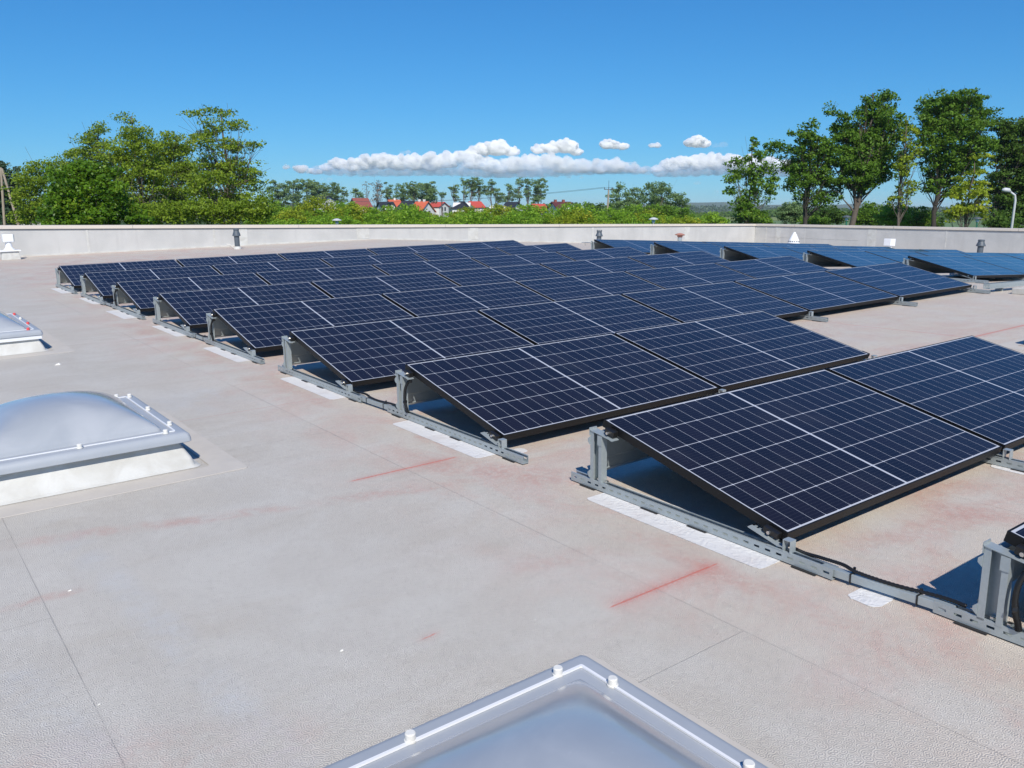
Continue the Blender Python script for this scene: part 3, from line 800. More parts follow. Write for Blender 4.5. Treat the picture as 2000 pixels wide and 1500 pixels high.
# small chips on the deck
for i, (x, y, s, l) in enumerate(((-1.64, .44, .009, 'small white shard lying on the roof near the bottom'), (-1.43, 6.17, .03, 'small white scrap on the roof near the left skylights'),
                                 (-2.22, 1.43, .009, 'small white chip beside the left seam'), (-2.30, .60, .005, 'tiny pale chip left of the seam at bottom left'), (-1.05, .22, .005, 'tiny pale chip above the foreground skylight'))):
    g = MB(); rnd = random.Random(i)
    v = [(rnd.uniform(-1, 1)*s, rnd.uniform(-.6, .6)*s, 0) for _ in range(4)]
    v = [(-s, -.3*s, 0), (.4*s, -.5*s, 0), (s, .3*s, 0), (-.3*s, .5*s, 0), (-.5*s, -.1*s, .35*s), (.3*s, 0, .5*s), (.5*s, .2*s, .3*s), (-.2*s, .3*s, .3*s)]
    g.add(v, [(3,2,1,0),(4,5,6,7),(0,1,5,4),(1,2,6,5),(2,3,7,6),(3,0,4,7)])
    tag(g.obj('chip', M['white'], m=RT(x, y, .0015)), l, 'debris', 'chips on the roof')
# ------------------------------------------------------------------ ground, fields, hills
def mat_ground():
    g = NG('grass_ground'); v = g.coord(); n = g.noise(v, .02, 5, .6); n2 = g.noise(v, .9, 4); n3 = g.noise(v, .006, 3, .5, .3)
    c = g.mix(g.ss(n, .4, .6), (.045, .085, .022), (.085, .13, .035))
    c = g.mix(g.m('MULTIPLY', g.ss(n3, .5, .56), .8), c, (.17, .19, .07))
    c = g.mix(g.m('MULTIPLY', n2, .4), c, (.05, .07, .02))
    g.P(col=c, rough=.95, spec=.1); return g.mat
g = MB(); R_ = 9000; n = 48
vs = [(CX, CY, GZ)] + [(CX + rr_*math.cos(2*math.pi*k/n), CY + rr_*math.sin(2*math.pi*k/n), GZ - (rr_/R_)**2*0) for rr_ in (300, R_) for k in range(n)]
fs = [(0, 1+k, 1+(k+1) % n) for k in range(n)] + [(1+k, 1+n+k, 1+n+(k+1) % n, 1+(k+1) % n) for k in range(n)]
g.add(vs, fs); tag(g.obj('ground', mat_ground()), kind='structure')
# crop fields far off
M['field'] = plain('ripening_crop_field', (.20, .25, .09), .95, spec=.1, nz=.12, scale=.05)
M['field2'] = plain('pale_meadow', (.13, .20, .09), .95, spec=.1, nz=.12, scale=.05)
def strip(name, px0, px1, D0, D1, mat, z=.03):
    vs = []
    for D in (D0, D1):
        for px in (px0, px1):
            x, y = farx(px, D); vs.append((x, y, GZ + z))
    g = MB(); g.add(vs, [(0, 1, 3, 2)]); tag(g.obj(name, mat), kind='structure')
strip('field', 1180, 1640, 420, 1100, M['field'], .05)
strip('field', 1150, 2200, 170, 410, M['field2'], .04)
strip('field', -300, 1100, 500, 1500, M['field'], .05)
# ------------------------------------------------------------------ foliage
def leaf_mat(name, dark, light, yellow, trans=.42, rough=.5):
    g = NG(name)
    at = g.n.new('ShaderNodeAttribute'); at.attribute_name = 'tint'; at.attribute_type = 'GEOMETRY'
    t = at.outputs['Fac']
    c = g.mix(g.ss(t, 0, .75), dark, light); c = g.mix(g.ss(t, .72, 1.0), c, yellow)
    g.P(col=c, rough=rough, spec=.25)
    tr = g.n.new('ShaderNodeBsdfTranslucent'); cc = g.mix(.35, c, yellow); g.l.new(cc, tr.inputs[0])
    mx = g.n.new('ShaderNodeMixShader'); mx.inputs[0].default_value = trans
    g.l.new(g.p.outputs[0], mx.inputs[1]); g.l.new(tr.outputs[0], mx.inputs[2]); g.l.new(mx.outputs[0], g.out.inputs[0])
    return g.mat
LM = {
 'maple': leaf_mat('maple_leaves', (.055, .140, .015), (.155, .290, .028), (.32, .42, .05)),
 'dark': leaf_mat('dark_leaves', (.045, .105, .018), (.105, .200, .028), (.18, .26, .04)),
 'robinia': leaf_mat('feathery_leaves', (.130, .220, .016), (.260, .370, .030), (.40, .44, .06)),
 'linden': leaf_mat('glossy_linden_leaves', (.040, .110, .008), (.150, .290, .020), (.36, .46, .04), rough=.35),
 'young': leaf_mat('fresh_leaves', (.135, .290, .020), (.300, .500, .040), (.56, .60, .08)),
 'yellow': leaf_mat('yellow_green_leaves', (0.141, 0.243, 0.018), (0.346, 0.435, 0.032), (0.614, 0.538, 0.051)),
 'far': leaf_mat('haze_tinted_leaves', (0.122, 0.211, 0.090), (0.230, 0.346, 0.128), (0.333, 0.435, 0.179)),  # lighter, greyer palette: the haze of distance painted into the leaf colours
 'conifer': leaf_mat('dark_needles', (0.038, 0.079, 0.041), (0.079, 0.134, 0.070), (0.115, 0.166, 0.090), .2),
 'grey': leaf_mat('sparse_grey_twigs', (.14, .14, .11), (.22, .21, .17), (.26, .25, .2), .1),
}
M['bark'] = plain('grey_brown_bark', (.13, .105, .085), .9, nz=.35, scale=6, bump=.5)
M['barkdark'] = plain('dark_bark', (.05, .042, .035), .9, nz=.35, scale=6, bump=.5)
def leaf_mesh(name, cent, crad, n_per, size, mat, rng, flat=.5, tintc=None, droop=0.0, asp=.62):
    """cent (N,3) clump centres; every clump gets n_per leaf-shaped quads"""
    N = len(cent); K = N * n_per
    c = np.repeat(cent, n_per, 0); cr = np.repeat(crad, n_per)
    d = rng.normal(size=(K, 3)); d /= np.linalg.norm(d, axis=1)[:, None]
    d *= (rng.random(K) ** .45)[:, None]
    d[:, 2] *= flat
    p = c + d * cr[:, None]
    p[:, 2] -= droop * (d[:, 0]**2 + d[:, 1]**2) * cr
    nrm = rng.normal(size=(K, 3)) * .75 + np.array([-.10, -.18, .75]); nrm /= np.linalg.norm(nrm, axis=1)[:, None]
    a = np.cross(nrm, rng.normal(size=(K, 3))); a /= np.linalg.norm(a, axis=1)[:, None]
    b = np.cross(nrm, a)
    s = size * rng.uniform(.6, 1.35, K)[:, None]
    fold = nrm * s * .12
    v = np.stack([p - a*s, p - b*s*asp + fold, p + a*s, p + b*s*asp + fold], 1).reshape(-1, 3)
    me = bpy.data.meshes.new(name)
    me.vertices.add(4*K); me.vertices.foreach_set('co', v.astype(np.float32).ravel())
    me.loops.add(4*K); me.loops.foreach_set('vertex_index', np.arange(4*K, dtype=np.int32))
    me.polygons.add(K); me.polygons.foreach_set('loop_start', np.arange(0, 4*K, 4, dtype=np.int32))
    me.update(calc_edges=True)
    if tintc is None: tintc = rng.random(N)
    t = np.clip(np.repeat(tintc, n_per) * .7 + rng.random(K) * .3, 0, 1).astype(np.float32)
    at = me.attributes.new('tint', 'FLOAT', 'FACE'); at.data.foreach_set('value', t)
    me.materials.append(mat)
    return me
def tree(name, label, lobes, D, basex, mat, leaf=.085, density=7.0, nper=40, crad=.36, trunk=.16, bark='bark', cat='tree', group=None, seed=1,
         flat=.5, droop=0.0, limbs=16, shell=.5, lean=0.0, topz=None, tintb=(0, 1), base_z=GZ, fork=.35, depth=1.0, asp=.62):
    density *= 1.0 if D > 120 else 1.35; leaf *= 1.0 if D > 120 else 1.12
    """lobes: (px, py, rx, ry) ellipses of the crown as the photo shows them, at level distance D"""
    rng = np.random.default_rng(seed); u = PXM(D)
    bx, by = farx(basex, D)
    root = empty(name, Matrix.Translation((bx, by, base_z)), label, cat, group)
    O = np.array([bx, by, base_z])
    C = []; T = []
    L3 = []
    for i, l in enumerate(lobes):
        px, py, rx, ry = l[:4]; dd = (l[4] if len(l) > 4 else rng.uniform(-.35, .35)) * rx * u
        c = far(px, py, D); c = np.array(c) + np.array(fwd) * dd
        L3.append((c, rx*u*.97, ry*u*.97))
        vol = 4.19 * (rx*u)**2 * depth * ry*u
        n = max(4, int(density * vol ** .80))
        d = rng.normal(size=(n, 3)); d /= np.linalg.norm(d, axis=1)[:, None]; d *= (rng.random(n) ** shell)[:, None]
        q = c + (np.outer(d[:, 0] * rx*u, np.array(rgt)) + np.outer(d[:, 1] * rx*u*depth, np.array(fwd)) + np.outer(d[:, 2] * ry*u, np.array([0, 0, 1.])))
        q[:, 2] = np.maximum(q[:, 2], base_z + .3)
        C.append(q)
        T.append(np.clip(rng.normal(.5, .22, n) + rng.uniform(-.1, .1), 0, 1) * (tintb[1]-tintb[0]) + tintb[0])
    C = np.vstack(C); T = np.concatenate(T)
    me = leaf_mesh('crown', C - O, crad * rng.uniform(.6, 1.3, len(C)), nper, leaf, LM[mat], rng, flat, T, droop, asp)
    o = bpy.data.objects.new('crown', me); link(o); o.parent = root
    # trunk and limbs
    g = MB(); top = max(L3, key=lambda a: a[0][2])
    tp = np.array(top[0]) + np.array([0, 0, top[2] * .5]); H = tp[2] - base_z
    pts = []
    for k in range(9):
        t = k / 8
        p = O * (1-t) + np.array([tp[0], tp[1], 0]) * t * 1; p[2] = base_z + H * t
        w = .5 * (1 - (1-t)**2)
        p[:2] = O[:2] * (1-w*2*t*.5) + tp[:2] * (w*2*t*.5)
        p[:2] += rng.normal(size=2) * trunk * .5 * (k > 0)
        pts.append(p - O)
    rs = [trunk * (1.25 if k == 0 else 1) * (1 - .9*(k/8)) + .01 for k in range(9)]
    g.tube(pts, rs, 9)
    idx = rng.permutation(len(C))[:limbs]
    for j in idx:
        e = C[j] - O; hz = e[2]
        t = np.clip((hz / H) * rng.uniform(.55, .92), .3, .95)
        k = int(t * 8); f = t*8 - k; s0 = pts[k] * (1-f) + pts[min(k+1, 8)] * f
        r0 = (rs[k] * (1-f) + rs[min(k+1, 8)] * f) * .36
        mid = s0 * .5 + e * .5; mid[2] -= .06 * np.linalg.norm(e - s0); mid[:2] += (e-s0)[:2] * .08
        m1 = s0 * .78 + e * .22; m1[2] -= .02 * np.linalg.norm(e-s0)
        g.tube([s0, m1, mid, e*.75 + mid*.25, e], [r0, r0*.8, r0*.55, r0*.3, .008], 6, cap=False)
        for _ in range(2):
            e2 = e + rng.normal(size=3) * .5 * crad * 2
            g.tube([mid, (mid+e2)/2 + rng.normal(size=3)*.08, e2], [r0*.4, r0*.25, .006], 5, cap=False)
    g.obj('trunk', M[bark], root, smooth=True)
    return root

# ---- left group, about 45 m off
GL = 'trees beyond the left parapet'
tree('dark_conifer', 'dark greyish tree at the far left edge behind the wooden pole', [(8, 370, 30, 58), (-20, 350, 34, 60), (30, 380, 20, 52), (4, 420, 40, 40), (40, 350, 9, 28)], 62, 5, 'conifer', leaf=.10, density=11, crad=.45, trunk=.2, bark='barkdark', seed=2, group=GL)
tree('feathery_tree', 'low airy tree left of the dark leafy one at the left', [(80, 350, 34, 28), (58, 380, 34, 34), (100, 328, 24, 16), (70, 405, 46, 28), (120, 370, 30, 44), (45, 425, 30, 16), (90, 425, 40, 16), (60, 340, 14, 10)], 48, 85, 'robinia', leaf=.058, density=9.5, nper=54, crad=.50, flat=.42, trunk=.12, seed=3, group=GL, tintb=(.1, .9))
tree('feathery_tree', 'airy tree with stepped spiky top above the dark leafy one', [(205, 262, 22, 16), (190, 292, 30, 22), (160, 312, 34, 18), (215, 310, 34, 34), (140, 330, 26, 16), (240, 345, 30, 36), (178, 345, 32, 20)], 52, 205, 'robinia', leaf=.058, density=9.0, nper=56, crad=.50, flat=.42, trunk=.13, seed=4, group=GL, limbs=26)
tree('feathery_tree', 'tall airy tree with a pointed tuft in the middle of the left group', [(258, 240, 18, 12), (268, 262, 30, 20), (292, 288, 38, 26), (250, 300, 36, 26), (275, 325, 48, 30), (310, 350, 36, 36), (250, 360, 30, 30), (270, 400, 42, 30)], 46, 280, 'robinia', leaf=.058, density=9.0, nper=56, crad=.50, flat=.42, trunk=.14, seed=5, group=GL, limbs=30)
tree('feathery_tree', 'airy tree with reddish tint right of the pointed tuft', [(335, 268, 16, 10), (345, 290, 34, 24), (318, 300, 26, 20), (365, 300, 24, 20), (345, 325, 42, 28), (372, 350, 32, 30), (330, 375, 36, 30), (350, 415, 46, 26)], 50, 345, 'robinia', leaf=.058, density=9.5, nper=56, crad=.50, flat=.42, trunk=.14, seed=6, group=GL, limbs=28, tintb=(0, .8))
tree('feathery_tree', 'tallest sparse airy tree at the right end of the left group', [(440, 226, 32, 9), (392, 232, 20, 8), (475, 250, 24, 9), (440, 248, 40, 16), (400, 268, 34, 14), (470, 285, 34, 16), (500, 290, 20, 12), (430, 290, 44, 22), (505, 330, 26, 16), (460, 325, 44, 22), (400, 325, 34, 20), (440, 352, 56, 24), (485, 360, 32, 18), (400, 372, 42, 26), (460, 392, 52, 24), (505, 385, 22, 18)],
     43, 447, 'robinia', leaf=.056, density=7.6, nper=48, crad=.44, flat=.40, trunk=.15, seed=7, group=GL, limbs=60)
tree('feathery_tree', 'low bushy airy growth at the foot of the left trees', [(320, 415, 44, 22), (380, 412, 50, 26), (440, 415, 50, 24), (490, 412, 36, 26), (290, 425, 40, 18), (515, 405, 22, 30)], 41, 400, 'robinia', leaf=.060, density=12, nper=54, crad=.50, flat=.42, trunk=.08, seed=8, group=GL, tintb=(0, .85))
tree('leafy_tree', 'dense dark green large-leaved tree at the left', [(165, 330, 34, 20), (140, 355, 36, 34), (205, 355, 38, 32), (165, 375, 58, 46), (120, 400, 28, 40), (225, 395, 40, 40), (170, 420, 74, 36), (260, 425, 26, 26), (105, 430, 20, 24), (215, 335, 18, 12), (278, 432, 14, 12)],
     33, 175, 'linden', leaf=.058, density=15, nper=60, crad=.34, flat=.6, trunk=.14, seed=9, group=GL, shell=.38, asp=.7)
tree('feathery_tree', 'airy tree filling the back of the left group', [(130, 350, 30, 26), (230, 350, 34, 36), (310, 330, 36, 34), (390, 350, 34, 40), (470, 350, 34, 40), (350, 395, 60, 34), (250, 400, 60, 34), (440, 400, 60, 30)], 58, 300, 'robinia', leaf=.072, density=5.5, nper=40, crad=.55, flat=.42, trunk=.13, seed=14, group=GL, limbs=30)
# ---- hedge of young trees beyond the wall
GH = 'young green trees beyond the back parapet'
protos = []
for k in range(4):
    rng = np.random.default_rng(40 + k)
    r = empty('young_tree', Matrix.Identity(4), 'x', 'tree', GH)
    n = [330, 290, 360, 310][k]; d = rng.normal(size=(n, 3)); d /= np.linalg.norm(d, axis=1)[:, None]; d *= (rng.random(n)**.36)[:, None]
    bl = rng.normal(size=(7, 3)); bl /= np.linalg.norm(bl, axis=1)[:, None]
    amp = 1 + .22 * np.max(d @ bl.T, axis=1)
    C = d * amp[:, None] * np.array([1.75, 1.75, 1.45]) + np.array([0, 0, 3.3])
    me = leaf_mesh('crown', C, .38 * rng.uniform(.6, 1.3, n), 42, .068, LM[['young', 'young', 'young', 'yellow'][k]], rng, .6, np.clip(rng.normal([.42, .5, .36, .6][k], .24, n), 0, 1), 0, .65)
    o = bpy.data.objects.new('crown', me); link(o); o.parent = r
    g = MB(); g.tube([(0, 0, 0), (.03, .02, 1.5), (0, 0, 4.2)], [.07, .06, .015], 8)
    for _ in range(9):
        a = rng.uniform(0, 6.28); z = rng.uniform(1.4, 3); g.tube([(0, 0, z), (.7*math.cos(a), .7*math.sin(a), z+.5), (1.4*math.cos(a), 1.4*math.sin(a), z+1.1)], [.03, .02, .006], 5, cap=False)
    g.obj('trunk', M['bark'], r, smooth=True)
    protos.append(r)
rnd = random.Random(12)
hl = []
for D, x0, x1, y0, y1 in ((58, 528, 1350, 414, 418), (72, 520, 690, 397, 400), (72, 700, 1140, 404, 409), (72, 1145, 1340, 404, 408), (88, 530, 690, 386, 391), (92, 700, 1130, 407, 410)):
    step = 74 * 58 / D; x = x0
    while x < x1:
        hl.append((x + rnd.uniform(-.15, .15) * step, D + rnd.uniform(-2.5, 2.5), rnd.uniform(y0, y1))); x += step * rnd.uniform(.8, 1.0)
for px, D, ytop in ((1385, 75, 412), (1330, 88, 404), (1290, 92, 402), (1250, 92, 404), (1385, 100, 410)): hl.append((px, D, ytop))
used = set()
for i, (px, D, yt) in enumerate(sorted(hl)):
    zt = CZ - (yt - 410) * PXM(D) ; h = (zt - GZ) * rnd.uniform(.86, 1.07)
    s = h / 5.0; x, y = farx(px, D)
    k = i % 4
    m = Matrix.Translation((x, y, GZ)) @ Matrix.Rotation(rnd.uniform(0, 6.28), 4, 'Z') @ Matrix.Diagonal((s*rnd.uniform(.9, 1.15), s*rnd.uniform(.9, 1.15), s, 1))
    lab = 'rounded young green tree in the leafy belt between parapet and houses'
    if k in used: copy_tree(protos[k], m, lab)
    else: protos[k].matrix_world = m; protos[k]['label'] = lab; used.add(k)
# ---- distant groups, about 260 m off
GF = 'distant trees behind the houses'
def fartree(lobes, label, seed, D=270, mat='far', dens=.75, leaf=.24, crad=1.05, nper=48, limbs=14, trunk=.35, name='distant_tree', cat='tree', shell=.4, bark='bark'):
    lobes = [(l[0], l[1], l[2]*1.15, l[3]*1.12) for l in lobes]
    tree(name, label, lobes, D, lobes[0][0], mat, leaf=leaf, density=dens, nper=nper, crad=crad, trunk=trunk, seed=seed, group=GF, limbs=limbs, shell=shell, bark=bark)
fartree([(545, 368, 16, 16), (548, 388, 18, 14)], 'distant tree just right of the tall airy tree', 20)
fartree([(574, 362, 13, 9), (572, 380, 17, 18)], 'distant tree with narrow raised top left of the dark roof', 21)
fartree([(600, 362, 20, 10), (612, 366, 16, 12), (606, 382, 24, 16)], 'widest distant tree above the dark roof', 22)
fartree([(632, 372, 15, 14), (636, 388, 18, 10)], 'distant tree left of the gap before the red roof', 23)
fartree([(660, 370, 16, 10), (658, 384, 18, 16)], 'distant rounded tree before the gap at the red roof', 24)
fartree([(697, 378, 9, 7), (704, 384, 7, 6)], 'small pollarded tree standing above the red brown roof', 25, dens=.9, limbs=12)
fartree([(717, 366, 6, 10), (716, 380, 5, 10)], 'bare thin tree left of the grey leafless one', 26, mat='grey', dens=.35, nper=8, limbs=22, leaf=.25, trunk=.25, name='bare_tree')
fartree([(738, 360, 9, 7), (740, 374, 10, 10), (736, 388, 9, 8)], 'greyish half leafless tree above the black roof', 27, mat='grey', dens=.9, nper=14, limbs=30, leaf=.28, trunk=.3, name='bare_tree')
fartree([(757, 372, 9, 12), (760, 386, 10, 10)], 'narrow tree right of the greyish leafless one', 28, dens=.8)
fartree([(787, 368, 12, 9), (784, 384, 14, 12)], 'distant tree above the white gable', 29)
fartree([(808, 366, 13, 9), (806, 382, 15, 16)], 'distant tree left of the largest one over the houses', 30)
fartree([(832, 364, 16, 9), (836, 376, 20, 14), (832, 388, 20, 10)], 'largest distant tree over the orange roofs', 31)
fartree([(864, 384, 8, 8)], 'small distant tree left of the tall sparse row', 32)
for i, (l, tx) in enumerate((([(886, 366, 7, 8), (890, 380, 8, 12)], 'first tall sparse tree of the row left of the red roof'),
                             ([(906, 358, 6, 8), (910, 374, 6, 12)], 'leaning thin sparse tree in the row'),
                             ([(920, 358, 12, 9), (924, 372, 9, 14)], 'leafy topped tree in the middle of the sparse row'),
                             ([(935, 356, 8, 8), (934, 372, 8, 14)], 'tallest tree of the sparse row'),
                             ([(960, 358, 8, 6), (952, 374, 10, 12)], 'sparse tree with raised top right of the tallest one'),
                             ([(968, 378, 12, 10), (980, 388, 12, 8)], 'low spreading tree at the end of the sparse row'),
                             ([(993, 366, 6, 7), (998, 382, 9, 12)], 'narrow tree beginning the second distant clump'),
                             ([(1014, 360, 8, 9), (1012, 378, 9, 12)], 'second tree of the right distant clump'),
                             ([(1032, 356, 7, 8), (1030, 376, 8, 14)], 'tall narrow tree inside the right distant clump'),
                             ([(1052, 360, 14, 10), (1054, 376, 14, 13), (1046, 390, 12, 9)], 'broad leafy tree ending the right distant clump'))):
    fartree(l, tx, 50 + i, dens=1.3, limbs=18, nper=40, leaf=.22, crad=.85, trunk=.3)
# mid group at the right of the pole
GM = 'trees right of the wooden utility pole'
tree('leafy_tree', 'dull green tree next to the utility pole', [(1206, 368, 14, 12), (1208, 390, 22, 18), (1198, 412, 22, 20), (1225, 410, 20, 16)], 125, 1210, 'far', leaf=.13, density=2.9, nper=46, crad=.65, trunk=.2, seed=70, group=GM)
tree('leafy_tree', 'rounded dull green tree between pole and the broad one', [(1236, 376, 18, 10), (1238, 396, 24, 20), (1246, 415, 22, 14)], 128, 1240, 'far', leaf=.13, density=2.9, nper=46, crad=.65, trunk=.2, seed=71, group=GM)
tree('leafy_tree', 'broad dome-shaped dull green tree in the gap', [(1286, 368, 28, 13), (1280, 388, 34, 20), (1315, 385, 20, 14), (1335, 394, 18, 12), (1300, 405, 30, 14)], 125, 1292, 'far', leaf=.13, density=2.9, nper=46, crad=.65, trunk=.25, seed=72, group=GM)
for i, (px, py) in enumerate(((1148, 412), (1160, 408), (1176, 404), (1130, 414))):
    tree('bush', ['dark bush right of the maroon roof', 'dark bush left of the utility pole foot', 'dark bush at the utility pole', 'low dark bush by the maroon house'][i], [(px, py, 14, 9), (px+4, py+12, 16, 10)], 150, px, 'dark', leaf=.2, density=2.2, nper=24, crad=.6, trunk=.1, seed=80+i, group=GM, cat='bush')
for i, (px, py, rx) in enumerate(((1240, 408, 24), (1268, 404, 22), (1300, 408, 24), (1330, 412, 20))):
    tree('bush', ['fresh green spreading bush under the dull trees, leftmost', 'fresh green bush left of the lamp', 'fresh green bush right of the lamp', 'fresh green bush at the right end of the belt'][i],
         [(px, py + 4, rx, 10), (px + 6, py + 20, rx, 14)], 84, px, 'maple', leaf=.085, density=7, nper=40, crad=.42, trunk=.07, seed=90+i, group=GM, cat='bush', flat=.4)
# ---- right group, about 62 m off
GR = 'tall trees beyond the right parapet'
tree('maple_tree', 'leftmost loose tree of the right group, low and open-crowned', [(1468, 290, 10, 14), (1470, 308, 24, 12), (1438, 320, 22, 10), (1490, 330, 28, 12), (1452, 342, 34, 14), (1424, 356, 16, 12), (1510, 352, 18, 10), (1480, 362, 34, 16), (1425, 376, 14, 9), (1500, 382, 16, 12), (1462, 388, 26, 18), (1455, 412, 34, 20), (1470, 430, 42, 18), (1492, 425, 24, 18)],
     60, 1462, 'maple', leaf=.088, density=5.0, nper=46, crad=.42, flat=.62, trunk=.13, seed=101, group=GR, limbs=42, tintb=(.15, 1))
tree('maple_tree', 'second tree of the right group with a wide left branch', [(1568, 252, 12, 10), (1562, 272, 30, 14), (1515, 290, 26, 12), (1600, 280, 26, 18), (1580, 302, 44, 20), (1545, 318, 30, 18), (1612, 318, 30, 22), (1570, 342, 38, 22), (1548, 362, 24, 16), (1608, 352, 34, 18), (1615, 382, 26, 16), (1585, 388, 24, 14), (1560, 380, 14, 10)],
     62, 1578, 'maple', leaf=.088, density=6.5, nper=46, crad=.45, flat=.62, trunk=.20, seed=102, group=GR, limbs=46, bark='barkdark', tintb=(0, .85))
tree('maple_tree', 'tall tree with pale forked trunk in the right group', [(1712, 200, 20, 14), (1688, 214, 26, 14), (1612, 226, 12, 14), (1630, 238, 14, 10), (1700, 236, 44, 22), (1650, 262, 34, 20), (1720, 262, 42, 26), (1680, 285, 54, 28), (1640, 308, 30, 22), (1712, 310, 44, 28), (1665, 335, 38, 24), (1645, 355, 22, 16), (1715, 338, 30, 24), (1685, 362, 34, 14)],
     62, 1666, 'maple', leaf=.088, density=8.0, nper=46, crad=.46, flat=.62, trunk=.27, seed=103, group=GR, limbs=60, tintb=(0, .8))
tree('maple_tree', 'slim yellowish tree right of the pale forked trunk', [(1760, 262, 18, 22), (1768, 300, 22, 26), (1752, 335, 22, 20), (1768, 362, 20, 20), (1752, 390, 18, 16)], 59, 1757, 'yellow', leaf=.085, density=6.0, nper=40, crad=.42, flat=.62, trunk=.12, seed=104, group=GR, limbs=40, tintb=(0, .75))
tree('maple_tree', 'tall round-topped tree right of centre in the right group', [(1820, 205, 34, 16), (1865, 204, 38, 16), (1845, 222, 62, 22), (1900, 235, 30, 22), (1798, 248, 30, 22), (1855, 255, 66, 26), (1800, 285, 34, 24), (1865, 290, 56, 28), (1905, 300, 26, 28), (1820, 320, 34, 24), (1870, 328, 38, 20), (1840, 352, 34, 20), (1812, 365, 18, 16), (1850, 372, 20, 10)],
     64, 1822, 'maple', leaf=.088, density=6.5, nper=46, crad=.46, flat=.62, trunk=.22, seed=105, group=GR, limbs=64, bark='barkdark', tintb=(0, .9))
tree('maple_tree', 'yellowish tree in front of the dark one at the right', [(1910, 320, 20, 20), (1895, 352, 26, 22), (1885, 385, 36, 26), (1900, 410, 30, 22), (1865, 415, 24, 20), (1918, 385, 14, 24)], 57, 1885, 'yellow', leaf=.085, density=6.5, nper=40, crad=.42, flat=.4, trunk=.10, seed=106, group=GR, limbs=36)
tree('maple_tree', 'large dark tree at the right edge behind the street lamp', [(1945, 255, 24, 18), (1975, 262, 40, 24), (2010, 250, 40, 26), (1955, 295, 34, 30), (1995, 305, 46, 40), (1960, 345, 36, 34), (2010, 360, 44, 40), (1955, 390, 30, 26), (1990, 410, 44, 34), (2040, 300, 44, 60), (2045, 390, 40, 50)],
     66, 1932, 'dark', leaf=.088, density=9, nper=46, crad=.5, flat=.4, trunk=.25, seed=107, group=GR, limbs=40, bark='barkdark')
GB = 'bushes below the right trees'
for i, (px, py, rx, ry, D, mt, lb) in enumerate((
    (1398, 432, 26, 16, 70, 'young', 'low light green bush left of the open-crowned tree'),
    (1362, 436, 22, 12, 74, 'young', 'lowest light green bush in the gap before the fields'),
    (1550, 412, 34, 20, 88, 'far', 'dull rounded bush left of the second trunk'),
    (1620, 420, 34, 18, 80, 'dark', 'dark bush between second trunk and forked trunk'),
    (1595, 434, 30, 14, 72, 'maple', 'green low bush right of the second trunk foot'),
    (1700, 418, 34, 22, 82, 'maple', 'green bush right of the forked pale trunk'),
    (1745, 420, 30, 26, 70, 'young', 'bright green bush under the slim yellowish tree'),
    (1790, 425, 34, 22, 72, 'maple', 'rounded bush left of the dark leaning trunk'),
    (1820, 432, 26, 14, 90, 'dark', 'dark low bush behind the leaning trunk'),
    (1960, 434, 34, 20, 62, 'dark', 'dark bush at the foot of the street lamp'))):
    tree('bush', lb, [(px, py, rx, ry), (px - rx*.4, py + 8, rx*.7, ry*.8), (px + rx*.45, py + 6, rx*.6, ry*.8)], D, px, mt, leaf=.085, density=9, nper=40, crad=.42, trunk=.06, seed=120+i, group=GB, cat='bush', limbs=6)
# wooded horizon: low mass nobody could count
def wood(name, D, px0, px1, h0, h1, mat, n, leaf, seed, cr):
    rng = np.random.default_rng(seed); px = rng.uniform(px0, px1, n)
    C = []
    for p in px:
        q = far(p, 410, D + rng.uniform(-.06, .06) * D); hh = h0 + (h1-h0) * (.5 + .5*math.sin(p*.011+seed)) * rng.uniform(.4, 1)
        C.append((q.x, q.y, GZ + hh * rng.random()**.6))
    me = leaf_mesh(name, np.array(C), np.full(n, cr), 10, leaf, LM[mat], rng, .7)
    o = bpy.data.objects.new(name, me); link(o); tag(o, 'dark belt of far woodland along the horizon' if D > 1000 else 'far tree belt between the houses and the horizon', 'woodland', kind='stuff')
wood('far_woodland', 1500, -400, 2500, 5, 12, 'conifer', 3600, 2.2, 5, 5)
wood('tree_belt', 480, 500, 1200, 3, 8.5, 'dark', 1500, .7, 8, 1.8)
wood('tree_belt', 620, 1130, 2100, 2, 6, 'dark', 1100, .9, 9, 2.2)
# far hills
g = MB(); n = 90; vs = []
for k in range(n):
    px = -600 + 3200*k/(n-1); h = 26 + 12*math.sin(k*.23+1) + 7*math.sin(k*.61) + 3*math.sin(k*1.7)
    for D, hh in ((3600, -2), (4300, h), (5200, h*.7), (6200, -2)):
        q = far(px, 410, D); vs.append((q.x, q.y, GZ + hh))
for k in range(n-1):
    for j in range(3): g.add([], []) ; g.f.append((k*4+j, (k+1)*4+j, (k+1)*4+j+1, k*4+j+1)); g.mi.append(0)
g.v = [tuple(v) for v in vs]
tag(g.obj('hills', plain('wooded_hill', (.045, .075, .04), .95, spec=.05, nz=.3, scale=.01), smooth=True), kind='structure')

